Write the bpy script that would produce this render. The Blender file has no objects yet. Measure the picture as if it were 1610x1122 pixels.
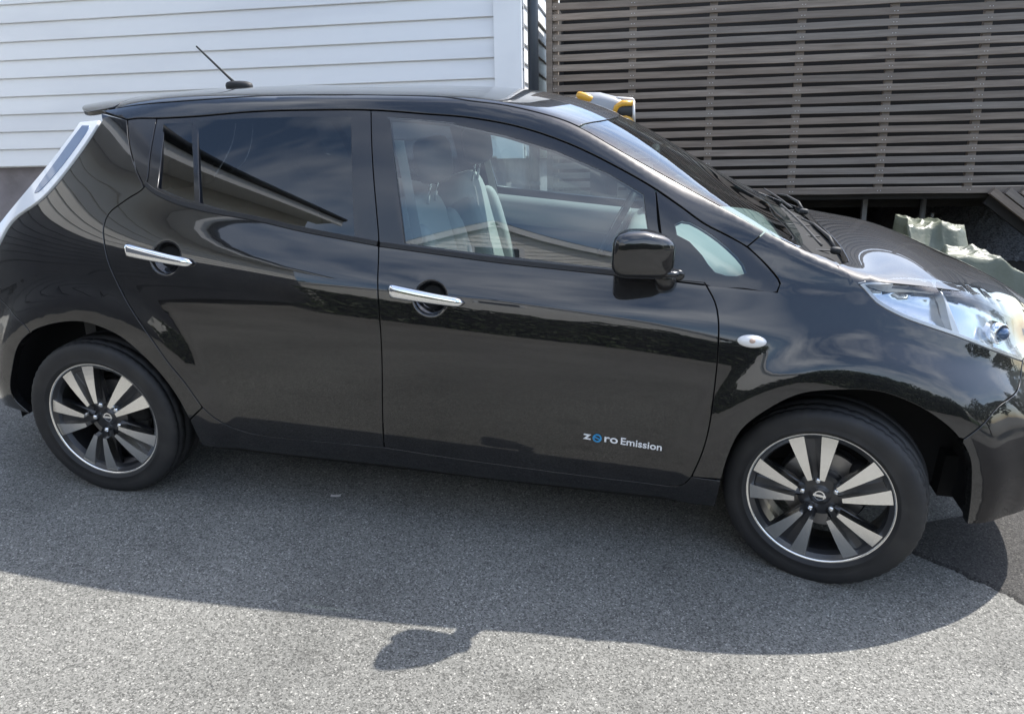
import bpy, math, random
import numpy as np
from mathutils import Matrix, Vector
from mathutils.geometry import delaunay_2d_cdt
random.seed(7); rng = np.random.default_rng(7)
scene = bpy.context.scene
COL = scene.collection

# ---------------------------------------------------------------- camera, sky, sun, exposure
cam_data = bpy.data.cameras.new('camera'); cam = bpy.data.objects.new('camera', cam_data); COL.objects.link(cam)
cam_data.sensor_width = 36.0; cam_data.lens = 36.0 * 1202 / 1610; cam_data.clip_start = .05; cam_data.clip_end = 2000
PITCH, YAW, ROLL = (0.24922, -0.17956, -0.01958)
CAM = (0.7602, -3.4081, 1.2637)
cp, sp, cy, sy = math.cos(PITCH), math.sin(PITCH), math.cos(YAW), math.sin(YAW)
fwd = Vector((sy*cp, cy*cp, -sp)); r0 = Vector((cy, -sy, 0)); u0 = r0.cross(fwd)
rt = math.cos(ROLL)*r0 + math.sin(ROLL)*u0; up = -math.sin(ROLL)*r0 + math.cos(ROLL)*u0
cam.matrix_world = Matrix(((rt.x, up.x, -fwd.x, CAM[0]), (rt.y, up.y, -fwd.y, CAM[1]), (rt.z, up.z, -fwd.z, CAM[2]), (0, 0, 0, 1)))
scene.camera = cam

SUN_DIR = Vector((.455, .365, .812)).normalized()          # towards the sun
ELEV = math.asin(SUN_DIR.z); AZ = math.atan2(SUN_DIR.x, SUN_DIR.y)
world = bpy.data.worlds.new('World'); scene.world = world; world.use_nodes = True
wt = world.node_tree; wt.nodes.clear()
w_out = wt.nodes.new('ShaderNodeOutputWorld'); w_bg = wt.nodes.new('ShaderNodeBackground'); w_sky = wt.nodes.new('ShaderNodeTexSky')
w_sky.sky_type = 'NISHITA'; w_sky.sun_disc = False; w_sky.sun_elevation = ELEV; w_sky.sun_rotation = AZ
w_sky.air_density = 1.0; w_sky.dust_density = 1.2; w_sky.ozone_density = 1.0
w_co = wt.nodes.new('ShaderNodeTexCoord'); w_map = wt.nodes.new('ShaderNodeMapping'); w_map.inputs['Scale'].default_value = (1.3, 1.3, 2.2)
w_no = wt.nodes.new('ShaderNodeTexNoise'); w_no.inputs['Scale'].default_value = 1.5; w_no.inputs['Detail'].default_value = 4; w_no.inputs['Roughness'].default_value = .58
w_rmp = wt.nodes.new('ShaderNodeValToRGB'); w_rmp.color_ramp.elements[0].position = .46; w_rmp.color_ramp.elements[1].position = .78
w_rmp.color_ramp.elements[1].color = (.85, .85, .85, 1)
w_mix = wt.nodes.new('ShaderNodeMix'); w_mix.data_type = 'RGBA'; w_mix.inputs[7].default_value = (9.5, 9.8, 10.3, 1)
wt.links.new(w_co.outputs['Generated'], w_map.inputs['Vector']); wt.links.new(w_map.outputs[0], w_no.inputs['Vector'])
wt.links.new(w_no.outputs[0], w_rmp.inputs[0]); wt.links.new(w_rmp.outputs[0], w_mix.inputs[0])
wt.links.new(w_sky.outputs[0], w_mix.inputs[6]); wt.links.new(w_mix.outputs[2], w_bg.inputs[0])
w_bg.inputs[1].default_value = .15
wt.links.new(w_bg.outputs[0], w_out.inputs[0])
sun_data = bpy.data.lights.new('sun', 'SUN'); sun_data.energy = 3.6; sun_data.angle = math.radians(.53); sun_data.color = (1, .955, .89)
sun = bpy.data.objects.new('sun', sun_data); COL.objects.link(sun); sun.location = (6, 6, 12)
sun.rotation_euler = SUN_DIR.to_track_quat('Z', 'Y').to_euler()
scene.view_settings.view_transform = 'Standard'; scene.view_settings.look = 'None'
scene.view_settings.exposure = 1.21; scene.view_settings.gamma = 1.0
scene.render.engine = 'CYCLES'
scene.cycles.max_bounces = 14; scene.cycles.transparent_max_bounces = 24; scene.cycles.glossy_bounces = 6

# ---------------------------------------------------------------- helpers
def col(v): return (*v, 1) if len(v) == 3 else v
def mat(name, base=(.5,.5,.5), rough=.5, metal=0., coat=0., coat_rough=.03, spec=.5, coat_ior=1.5, noise=None, bump=None, rvar=None):
    m = bpy.data.materials.new(name); m.use_nodes = True; nt = m.node_tree; b = nt.nodes['Principled BSDF']
    b.inputs['Base Color'].default_value = col(base); b.inputs['Roughness'].default_value = rough; b.inputs['Metallic'].default_value = metal
    b.inputs['Coat Weight'].default_value = coat; b.inputs['Coat Roughness'].default_value = coat_rough; b.inputs['Specular IOR Level'].default_value = spec
    b.inputs['Coat IOR'].default_value = coat_ior
    tc = nt.nodes.new('ShaderNodeTexCoord')
    def tex(sc, det=5, stretch=(1,1,1)):
        mp = nt.nodes.new('ShaderNodeMapping'); mp.inputs['Scale'].default_value = stretch
        n = nt.nodes.new('ShaderNodeTexNoise'); n.inputs['Scale'].default_value = sc; n.inputs['Detail'].default_value = det
        nt.links.new(tc.outputs['Object'], mp.inputs[0]); nt.links.new(mp.outputs[0], n.inputs[0]); return n
    if noise:                                   # (scale, second colour, low, high, stretch)
        n = tex(noise[0], 6, noise[4] if len(noise) > 4 else (1,1,1)); r = nt.nodes.new('ShaderNodeValToRGB')
        r.color_ramp.elements[0].position = noise[2]; r.color_ramp.elements[1].position = noise[3]
        r.color_ramp.elements[0].color = col(base); r.color_ramp.elements[1].color = col(noise[1])
        nt.links.new(n.outputs[0], r.inputs[0]); nt.links.new(r.outputs[0], b.inputs['Base Color'])
    if rvar:                                    # (scale, rough low, rough high)
        n = tex(rvar[0]); mr = nt.nodes.new('ShaderNodeMapRange'); mr.inputs[1].default_value = .35; mr.inputs[2].default_value = .7
        mr.inputs[3].default_value = rvar[1]; mr.inputs[4].default_value = rvar[2]
        nt.links.new(n.outputs[0], mr.inputs[0]); nt.links.new(mr.outputs[0], b.inputs['Roughness'])
    if bump:                                    # (scale, strength, distance, stretch)
        n = tex(bump[0], 4, bump[3] if len(bump) > 3 else (1,1,1)); bp = nt.nodes.new('ShaderNodeBump')
        bp.inputs['Strength'].default_value = bump[1]; bp.inputs['Distance'].default_value = bump[2]
        nt.links.new(n.outputs[0], bp.inputs['Height']); nt.links.new(bp.outputs[0], b.inputs['Normal'])
    return m
def glass(name, tint, ior=1.55, rough=.0, refl=(1,1,1)):
    m = bpy.data.materials.new(name); m.use_nodes = True; nt = m.node_tree; nt.nodes.clear()
    o = nt.nodes.new('ShaderNodeOutputMaterial'); mx = nt.nodes.new('ShaderNodeMixShader'); fr = nt.nodes.new('ShaderNodeFresnel')
    t = nt.nodes.new('ShaderNodeBsdfTransparent'); g = nt.nodes.new('ShaderNodeBsdfGlossy')
    t.inputs[0].default_value = col(tint); g.inputs['Roughness'].default_value = rough; g.inputs[0].default_value = col(refl); fr.inputs[0].default_value = ior
    geo = nt.nodes.new('ShaderNodeNewGeometry')
    m1 = nt.nodes.new('ShaderNodeMath'); m1.operation = 'MULTIPLY_ADD'; m1.inputs[1].default_value = -2; m1.inputs[2].default_value = 1
    nt.links.new(geo.outputs['Backfacing'], m1.inputs[0])
    # same reflectance seen from inside and outside: the fresnel node gets 1/ior on back faces by itself, so feed a fixed ior ratio
    d = nt.nodes.new('ShaderNodeMath'); d.operation = 'POWER'; d.inputs[0].default_value = ior; nt.links.new(m1.outputs[0], d.inputs[1]); nt.links.new(d.outputs[0], fr.inputs[0])
    nt.links.new(fr.outputs[0], mx.inputs[0]); nt.links.new(t.outputs[0], mx.inputs[1]); nt.links.new(g.outputs[0], mx.inputs[2]); nt.links.new(mx.outputs[0], o.inputs[0])
    return m
def obj(name, verts, faces, material, parent=None, smooth=False, normals=None, loc=None):
    me = bpy.data.meshes.new(name)
    me.from_pydata([tuple(map(float, v)) for v in verts], [], [tuple(map(int, f)) for f in faces]); me.validate(); me.update()
    if isinstance(material, (list, tuple)):
        for m_ in material: me.materials.append(m_)
    elif material: me.materials.append(material)
    if smooth or normals is not None: me.polygons.foreach_set('use_smooth', [True]*len(me.polygons))
    if normals is not None and len(normals) == len(me.vertices): me.normals_split_custom_set_from_vertices([tuple(map(float, n)) for n in normals])
    o = bpy.data.objects.new(name, me); COL.objects.link(o)
    if parent: o.parent = parent
    if loc: o.location = loc
    return o
def inst(src, name=None, parent=None, loc=None, rot=None, scale=None):
    o = src.copy(); COL.objects.link(o)
    if name: o.name = name
    if parent: o.parent = parent
    if loc is not None: o.location = loc
    if rot is not None: o.rotation_euler = rot
    if scale is not None: o.scale = scale
    return o
def empty(name, label, cat, loc=(0,0,0), group=None):
    o = bpy.data.objects.new(name, None); COL.objects.link(o); o.location = loc; o.empty_display_size = .2
    return tag(o, label, cat, group)
def tag(o, label, cat, group=None, kind=None):
    if label: o['label'] = label
    if cat: o['category'] = cat
    if group: o['group'] = group
    if kind: o['kind'] = kind
    return o
def boxm(x0, x1, y0, y1, z0, z1, bev=0.):
    """box, optionally with chamfered long edges, as verts, faces"""
    if bev <= 0:
        v = [(x,y,z) for x in (x0,x1) for y in (y0,y1) for z in (z0,z1)]
        return v, [(0,1,3,2),(4,6,7,5),(0,4,5,1),(2,3,7,6),(0,2,6,4),(1,5,7,3)]
    b = bev; v = []; 
    prof = [(y0+b,z0),(y1-b,z0),(y1,z0+b),(y1,z1-b),(y1-b,z1),(y0+b,z1),(y0,z1-b),(y0,z0+b)]
    for x in (x0, x1): v += [(x,y,z) for y,z in prof]
    f = [(i,(i+1)%8,8+(i+1)%8,8+i) for i in range(8)] + [tuple(range(7,-1,-1)), tuple(range(8,16))]
    return v, f
def merge(*parts):
    V, F = [], []
    for v, f in parts:
        n = len(V); V += [tuple(p) for p in v]; F += [tuple(i+n for i in q) for q in f]
    return V, F
def tubem(pts, r, n=10, cap=True):
    pts = [Vector(p) for p in pts]; rs = r if isinstance(r, (list, tuple)) else [r]*len(pts); V, F = [], []
    for i, p in enumerate(pts):
        d = (pts[min(i+1, len(pts)-1)] - pts[max(i-1, 0)]).normalized(); a = d.orthogonal().normalized() if i == 0 else (a - a.dot(d)*d).normalized(); b = d.cross(a)
        for k in range(n):
            t = 2*math.pi*k/n; V.append(tuple(p + rs[i]*(math.cos(t)*a + math.sin(t)*b)))
    for i in range(len(pts)-1):
        for k in range(n): F.append((i*n+k, i*n+(k+1)%n, (i+1)*n+(k+1)%n, (i+1)*n+k))
    if cap: F += [tuple(range(n-1,-1,-1)), tuple(range((len(pts)-1)*n, len(pts)*n))]
    return V, F
def lathem(prof, n=48, axis='y', close=False):
    """revolve (radius, along) about an axis"""
    V, F = [], []
    for k in range(n):
        t = 2*math.pi*k/n; c, s = math.cos(t), math.sin(t)
        for r, h in prof: V.append((r*c, h, r*s) if axis == 'y' else (r*c, r*s, h))
    m = len(prof)
    for k in range(n):
        for i in range(m if close else m-1):
            j = (i+1) % m; q = (k*m+i, k*m+j, ((k+1)%n)*m+j, ((k+1)%n)*m+i); F.append(q if axis == 'y' else q[::-1])
    return V, F
def superm(c, s, e1=.5, e2=.5, nu=28, nv=16):
    """superellipsoid: soft-cornered block with half sizes s"""
    f = lambda a, e: math.copysign(abs(a)**e, a); V, F = [], []
    for j in range(nv+1):
        v = -math.pi/2 + math.pi*j/nv
        for i in range(nu):
            u = 2*math.pi*i/nu
            V.append((c[0]+s[0]*f(math.cos(v), e1)*f(math.cos(u), e2), c[1]+s[1]*f(math.cos(v), e1)*f(math.sin(u), e2), c[2]+s[2]*f(math.sin(v), e1)))
    for j in range(nv):
        for i in range(nu): F.append((j*nu+i, j*nu+(i+1)%nu, (j+1)*nu+(i+1)%nu, (j+1)*nu+i))
    return V, F
def rotm(vf, ang, axis, piv):
    R = Matrix.Rotation(ang, 3, axis); p = Vector(piv)
    return [tuple(R @ (Vector(v)-p) + p) for v in vf[0]], vf[1]

# ---------------------------------------------------------------- the car's body surface
# ---- body surface: longitudinal curves, (x, half width, height), tail to nose
def _nat(xs, ys):
    xs=np.asarray(xs,float); ys=np.asarray(ys,float); n=len(xs); h=np.diff(xs)
    A=np.zeros((n,n)); b=np.zeros(n); A[0,0]=A[-1,-1]=1
    for i in range(1,n-1):
        A[i,i-1]=h[i-1]; A[i,i]=2*(h[i-1]+h[i]); A[i,i+1]=h[i]
        b[i]=6*((ys[i+1]-ys[i])/h[i]-(ys[i]-ys[i-1])/h[i-1])
    m=np.linalg.solve(A,b)
    def f(x):
        x=np.asarray(x,float); i=np.clip(np.searchsorted(xs,x)-1,0,n-2); d=x-xs[i]; hh=h[i]
        return ys[i]+d*((ys[i+1]-ys[i])/hh-hh*(2*m[i]+m[i+1])/6)+d*d*m[i]/2+d**3*(m[i+1]-m[i])/(6*hh)
    return f
_X=[-2.12,-1.95,-1.75,-1.5,-1.2,-.8,-.2,.4,.8,1.1,1.4,1.65,1.85,2.05,2.2]
_W=[.64,.765,.83,.862,.874,.880,.883,.883,.881,.878,.872,.855,.815,.71,.56]
NET=[]
def _c(ys,zs,rel=False):
    ys=[w+y for w,y in zip(_W,ys)] if rel else ys
    NET.append((_nat(_X,ys),_nat(_X,zs)))
k=lambda v:[v]*15
_c(k(-.20),[.26,.24,.22]+[.20]*9+[.21,.22,.23],True)                                    #0
_c(k(-.065),[.29,.26,.235]+[.215]*9+[.22,.23,.24],True)                                 #1
_c(k(-.022),[.33,.30,.28]+[.268]*9+[.27,.28,.29],True)                                  #2
_c(k(-.002),[.42,.40,.39]+[.39]*9+[.385,.38,.38],True)                                  #3
_c(k(.0),[.55,.55,.55,.55,.55,.55,.55,.55,.55,.55,.55,.53,.50,.47,.45],True)            #4
_c([-.03,-.02,-.012,-.008,-.006,-.006,-.006,-.006,-.006,-.006,-.008,-.012,-.02,-.03,-.04],
   [.68,.70,.72,.73,.72,.715,.705,.70,.70,.70,.70,.66,.62,.57,.53],True)                #5
_c([-.06,-.05,-.036,-.025,-.020,-.020,-.020,-.020,-.021,-.025,-.034,-.045,-.06,-.09,-.11],
   [.80,.83,.87,.89,.885,.865,.84,.825,.82,.82,.81,.76,.71,.64,.59],True)               #6
_c([-.10,-.09,-.066,-.055,-.047,-.045,-.045,-.045,-.048,-.056,-.066,-.090,-.12,-.16,-.18],
   [.89,.93,.99,1.02,1.01,.985,.945,.92,.91,.90,.875,.83,.77,.69,.63],True)             #7
_c([.50,.62,.70,.733,.753,.770,.782,.782,.780,.778,.775,.738,.665,.51,.34],
   [.97,1.03,1.11,1.17,1.165,1.125,1.06,1.025,1.01,.985,.935,.885,.825,.735,.665])      #8 belt
_c([.47,.57,.63,.66,.682,.698,.706,.708,.74,.760,.753,.706,.625,.45,.28],
   [1.12,1.17,1.24,1.285,1.295,1.29,1.27,1.23,1.125,1.02,.975,.93,.87,.77,.69])         #9
_c([.44,.52,.545,.56,.575,.590,.600,.618,.678,.737,.730,.678,.59,.40,.23],
   [1.27,1.31,1.375,1.42,1.443,1.473,1.497,1.418,1.24,1.062,1.015,.97,.91,.81,.73])    #10 drip
_c([.40,.46,.485,.50,.52,.537,.545,.562,.62,.69,.705,.65,.55,.36,.20],
   [1.27,1.33,1.395,1.450,1.497,1.528,1.549,1.478,1.292,1.148,1.045,1.0,.94,.84,.755])   #11 rail
_c([.33,.38,.405,.42,.44,.455,.462,.475,.52,.58,.58,.53,.44,.28,.15],
   [1.29,1.36,1.43,1.478,1.52,1.545,1.561,1.499,1.323,1.168,1.062,1.026,.958,.88,.79]) #12
_c([.18,.21,.225,.23,.24,.25,.255,.265,.29,.32,.32,.29,.24,.15,.08],
   [1.31,1.385,1.455,1.50,1.535,1.558,1.571,1.518,1.344,1.177,1.081,1.055,.986,.905,.82]) #13
_c(k(0),[1.32,1.39,1.46,1.506,1.54,1.563,1.576,1.525,1.350,1.178,1.088,1.065,.996,.915,.83]) #14
K=len(NET)
_n=K+2
# knots of section spline interpolate the curves (uniform cubic b-spline, mirrored over the centre line)
_A=np.zeros((_n,_n)); 
for i in range(K): _A[i+1,i]=1/6; _A[i+1,i+1]=4/6; _A[i+1,i+2]=1/6
_A[0,0:3]=[1,-2,1]
_Ay=_A.copy(); _Az=_A.copy()
_Ay[-1,-1]=1; _Ay[-1,-3]=1      # y odd about the centre
_Az[-1,-1]=1; _Az[-1,-3]=-1     # z even
_Iy=np.linalg.inv(_Ay)[:,1:-1]; _Iz=np.linalg.inv(_Az)[:,1:-1]
ARCH=[(-1.352,.312),(1.405,.312)]
def _sm(a,b,r): 
    t=np.clip((r-a)/(b-a),0,1); return t*t*t*(t*(6*t-15)+10)
POCK=[(-.993,.979),(-.002,.906)]
def S0(x,t):
    x=np.asarray(x,float); t=np.asarray(t,float)
    Yd=np.stack([f(x) for f,_ in NET],-1); Zd=np.stack([g(x) for _,g in NET],-1)
    Cy=Yd@_Iy.T; Cz=Zd@_Iz.T
    i=np.clip(np.floor(t).astype(int),0,K-2); u=t-i
    B=[(1-u)**3/6,(3*u**3-6*u*u+4)/6,(-3*u**3+3*u*u+3*u+1)/6,u**3/6]
    ar=np.arange(len(x))
    y=sum(B[j]*Cy[ar,i+j] for j in range(4)); z=sum(B[j]*Cz[ar,i+j] for j in range(4))
    # wheel-arch flares swell outwards
    low=1-_sm(.95,1.15,z)
    for n_,(ax,az) in enumerate(ARCH):
        r=np.hypot(x-ax,(z-az))
        y=y+low*.024*(1-_sm(.455,.60,r))*(1.0 if n_ else .9)
    return np.stack([x,y,z],-1)
def S(x,t):
    P=S0(x,t)
    for px,pz in POCK:
        r=np.hypot((P[...,0]-px)/.066,(P[...,2]-pz)/.064)
        P[...,1]-=.036*(1-_sm(.4,1.0,r))
    return P
def Nrm(x,t):
    e=1e-3
    a=(S(x+e,t)-S(x-e,t)); t0=np.clip(t-e,0,K-1); t1=np.clip(t+e,0,K-1)
    b=(S(x,t1)-S(x,t0)); n=np.cross(b,a); n/=np.linalg.norm(n,axis=-1,keepdims=True)+1e-12
    return n
def t_of_z(x,z,lo=1.0,hi=K-1.0):
    x=np.asarray(x,float); z=np.asarray(z,float); a=np.full(x.shape,lo); b=np.full(x.shape,hi)
    for _ in range(40):
        m=(a+b)/2; up=S0(x,m)[...,2]<z; a=np.where(up,m,a); b=np.where(up,b,m)
    return (a+b)/2
def t_of_y(x,y,lo=8.0,hi=K-1.0):
    x=np.asarray(x,float); y=np.asarray(y,float); a=np.full(x.shape,lo); b=np.full(x.shape,hi)
    for _ in range(40):
        m=(a+b)/2; up=S0(x,m)[...,1]>y; a=np.where(up,m,a); b=np.where(up,b,m)
    return (a+b)/2

def SG(x,z):
    """side glass: one smooth barrel between beltline and gutter"""
    zb=NET[8][1](x); zd=NET[10][1](x); yb=S0(x,t_of_z(x,zb+.015))[...,1]; yd=S0(x,t_of_z(x,zd-.02))[...,1]
    u=(z-zb)/(zd-zb); return np.stack([x,yb+(yd-yb)*u+.034*u*(1-u),z],-1)
def NG(x,z):
    e=1e-3; a=SG(x+e,z)-SG(x-e,z); b=SG(x,z+e)-SG(x,z-e); n=np.cross(b,a); return n/np.linalg.norm(n,axis=-1,keepdims=True)

# outlines in side view (x forward, z up), tail to nose
CURVES = {
'drip': [(-1.263, 1.436), (-1.219, 1.442), (-1.135, 1.445), (-0.97, 1.457), (-0.73, 1.481), (-0.505, 1.493), (-0.285, 1.499), (-0.083, 1.492), (0.077, 1.484), (0.26, 1.457), (0.441, 1.405), (0.621, 1.33), (0.719, 1.282), (0.803, 1.233), (0.887, 1.182), (0.963, 1.149), (1.025, 1.119)],
'rail': [(-1.409, 1.462), (-1.255, 1.487), (-1.012, 1.51), (-0.755, 1.532), (-0.566, 1.542), (-0.253, 1.549), (-0.027, 1.548), (0.066, 1.538), (0.202, 1.525), (0.375, 1.489), (0.449, 1.463), (0.614, 1.384), (0.837, 1.278), (0.969, 1.218), (1.079, 1.166)],
'belt_rear': [(-1.114, 1.217), (-1.08, 1.197), (-0.995, 1.167), (-0.866, 1.143), (-0.67, 1.122), (-0.485, 1.094), (-0.212, 1.062)],
'belt_front': [(-0.198, 1.06), (0.011, 1.045), (0.211, 1.031), (0.406, 1.022), (0.607, 1.014), (0.762, 1.008), (0.905, 1.0)],
'bgap': [(-0.283, 1.499), (-0.256, 1.345), (-0.226, 1.187), (-0.207, 1.078), (-0.197, 0.984), (-0.18, 0.827), (-0.173, 0.692), (-0.176, 0.515), (-0.179, 0.335)],
'door_bottom_rear': [(-0.882, 0.432), (-0.839, 0.386), (-0.782, 0.348), (-0.697, 0.329), (-0.439, 0.33), (-0.179, 0.335)],
'door_bottom_front': [(-0.179, 0.335), (0.052, 0.323), (0.286, 0.315), (0.515, 0.309), (0.737, 0.306), (0.857, 0.307), (0.897, 0.328), (0.919, 0.365)],
'door_front': [(0.919, 0.365), (0.943, 0.457), (0.956, 0.547), (0.961, 0.677), (0.96, 0.789), (0.951, 0.906), (0.937, 0.952), (0.905, 1.0)],
'rear_door_rear': [(-1.135, 1.445), (-1.122, 1.339), (-1.114, 1.217), (-1.179, 1.169), (-1.245, 1.116), (-1.257, 1.072), (-1.246, 1.019), (-1.214, 0.925), (-1.175, 0.847), (-1.109, 0.756), (-1.06, 0.69), (-1.001, 0.602), (-0.94, 0.525), (-0.882, 0.432)],
'quarter_window': [(0.719, 1.282), (0.803, 1.233), (0.887, 1.182), (0.963, 1.149), (1.025, 1.119), (1.1, 1.058), (1.136, 1.015), (1.128, 0.991), (1.025, 0.995), (0.905, 1.0), (0.875, 1.041), (0.849, 1.065), (0.799, 1.094), (0.75, 1.14)],
'quarter_glass': [(0.792, 1.178), (0.811, 1.188), (0.838, 1.185), (0.933, 1.135), (1.015, 1.068), (1.027, 1.044), (1.002, 1.034), (0.931, 1.042), (0.886, 1.092), (0.842, 1.132), (0.8, 1.15)],
'front_glass': [(-0.206, 1.47), (-0.1, 1.467), (0.011, 1.46), (0.196, 1.431), (0.377, 1.387), (0.557, 1.324), (0.679, 1.264), (0.694, 1.2), (0.71, 1.138), (0.723, 1.084), (0.732, 1.031), (0.605, 1.036), (0.468, 1.042), (0.187, 1.056), (0.031, 1.066), (-0.114, 1.077), (-0.155, 1.263)],
'rear_glass': [(-0.95, 1.438), (-0.723, 1.454), (-0.524, 1.463), (-0.355, 1.468), (-0.327, 1.297), (-0.298, 1.088), (-0.477, 1.109), (-0.671, 1.133), (-0.796, 1.153), (-0.887, 1.172), (-0.917, 1.315)],
'small_glass': [(-1.088, 1.425), (-0.984, 1.433), (-0.942, 1.314), (-0.913, 1.175), (-0.989, 1.193), (-1.062, 1.215), (-1.069, 1.309)],
'farch': [(1.01, 0.246), (1.013, 0.293), (1.027, 0.451), (1.058, 0.554), (1.128, 0.633), (1.222, 0.696), (1.355, 0.721), (1.457, 0.722), (1.563, 0.69), (1.653, 0.641), (1.719, 0.586), (1.766, 0.518), (1.79, 0.428), (1.823, 0.261)],
'rarch': [(-1.706, 0.292), (-1.768, 0.362), (-1.721, 0.505), (-1.664, 0.602), (-1.584, 0.664), (-1.474, 0.706), (-1.349, 0.725), (-1.258, 0.709), (-1.186, 0.681), (-1.121, 0.633), (-1.044, 0.557), (-0.982, 0.466), (-0.945, 0.371), (-0.922, 0.253)],
'sill_bottom': [(-0.922, 0.253), (-0.716, 0.244), (-0.143, 0.248), (0.234, 0.241), (0.516, 0.244), (1.013, 0.246)],
'head_low': [(1.373, 1.029), (1.403, 1.003), (1.435, 0.973), (1.515, 0.934), (1.603, 0.905), (1.702, 0.873), (1.856, 0.813), (1.964, 0.768)],
'bumper_gap': [(1.964, 0.768), (1.937, 0.712), (1.845, 0.674), (1.792, 0.631), (1.734, 0.582)],
'lamp_front': [(-1.376, 1.428), (-1.408, 1.347), (-1.487, 1.216), (-1.551, 1.146), (-1.681, 1.06), (-1.745, 0.972)],
'lamp_strip': [(-1.447, 1.403), (-1.415, 1.404), (-1.476, 1.276), (-1.566, 1.17), (-1.584, 1.164), (-1.512, 1.289)],
'fender_top': [(1.079, 1.166), (1.145, 1.14), (1.214, 1.113), (1.321, 1.077), (1.369, 1.03)],
}
def crom(pts, step=.018):
    p = np.asarray(pts, float)
    if len(p) < 3: 
        n = max(2, int(np.linalg.norm(p[1]-p[0])/step)+1); return [tuple(p[0]+(p[1]-p[0])*i/(n-1)) for i in range(n)]
    q = np.vstack([2*p[0]-p[1], p, 2*p[-1]-p[-2]]); out = []
    for i in range(1, len(q)-2):
        n = max(1, int(np.linalg.norm(q[i+1]-q[i])/step)); t = np.arange(n)/n
        a, b, c, d = q[i-1], q[i], q[i+1], q[i+2]
        # centripetal-like tangents keep unequal spacing from looping
        h0, h1, h2 = [max(1e-6, np.linalg.norm(v))**.5 for v in (b-a, c-b, d-c)]
        m1 = ((b-a)/h0 - (c-a)/(h0+h1) + (c-b)/h1)*h1; m2 = ((c-b)/h1 - (d-b)/(h1+h2) + (d-c)/h2)*h1
        for u in t: out.append(tuple((2*u**3-3*u*u+1)*b + (u**3-2*u*u+u)*m1 + (-2*u**3+3*u*u)*c + (u**3-u*u)*m2))
    out.append(tuple(p[-1])); return out
CV = {k_: crom(v) for k_, v in CURVES.items()}
def seg(a, b, step=.02):
    n = max(1, int(math.dist(a, b)/step)); return [(a[0]+(b[0]-a[0])*i/n, a[1]+(b[1]-a[1])*i/n) for i in range(n+1)]
def cut(c, x0=None, x1=None, z0=None, z1=None):
    return [p for p in c if (x0 is None or p[0] >= x0-1e-6) and (x1 is None or p[0] <= x1+1e-6) and (z0 is None or p[1] >= z0-1e-6) and (z1 is None or p[1] <= z1+1e-6)]
def join(*cs, step=.02):
    out = []
    for c in cs:
        c = [tuple(p) for p in c]
        if out and math.dist(out[-1], c[0]) > step: out += seg(out[-1], c[0], step)[1:-1]
        for p in c:
            if not out or math.dist(out[-1], p) > 1e-4: out.append(p)
    if math.dist(out[-1], out[0]) > step: out += seg(out[-1], out[0], step)[1:-1]
    if math.dist(out[-1], out[0]) < 1e-4: out.pop()
    return out
def area(p): p = np.asarray(p); return .5*np.sum(p[:,0]*np.roll(p[:,1],-1) - np.roll(p[:,0],-1)*p[:,1])
def outw(p):
    p = np.asarray(p); e = np.roll(p,-1,0)-p; n = np.stack([e[:,1], -e[:,0]], -1); n /= np.linalg.norm(n,axis=1,keepdims=True)+1e-12
    m = n + np.roll(n,1,0); m /= np.maximum((m*m).sum(1,keepdims=True)/2, .5); return m
def inside(pts, poly):
    x, y = pts[:,0:1], pts[:,1:2]; a = np.asarray(poly); b = np.roll(a,-1,0)
    c = ((a[:,1] > y) != (b[:,1] > y)) & (x < (b[:,0]-a[:,0])*(y-a[:,1])/((b[:,1]-a[:,1])+1e-15)+a[:,0])
    return c.sum(1) % 2 == 1
def segdist(pts, poly):
    a = np.asarray(poly); b = np.roll(a,-1,0); d = b-a; L = (d*d).sum(1)+1e-15
    out = np.full(len(pts), 9.)
    for s in range(0, len(pts), 2000):
        q = pts[s:s+2000,None,:]-a[None]; t = np.clip((q*d).sum(2)/L, 0, 1); out[s:s+2000] = np.sqrt((((q-t[...,None]*d)**2).sum(2)).min(1))
    return out
def surf(p, plane):
    p = np.asarray(p, float); x = np.clip(p[:,0], -2.119, 2.199)
    if plane == 'glass':
        P = SG(x, p[:,1]); N = NG(x, p[:,1]); sgn = np.full(len(x), 1.)
    elif plane == 'xz': 
        t = t_of_z(x, p[:,1]); P = S(x, t); N = Nrm(x, t); sgn = np.full(len(x), 1.)
    else:
        t = t_of_y(x, np.abs(p[:,1])); P = S(x, t); N = Nrm(x, t); sgn = np.where(p[:,1] < 0, -1., 1.)
        P[:,1] = np.minimum(P[:,1], np.abs(p[:,1])+.02); 
    N[:,1] *= sgn; P[:,1] *= sgn
    return P, N
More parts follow.
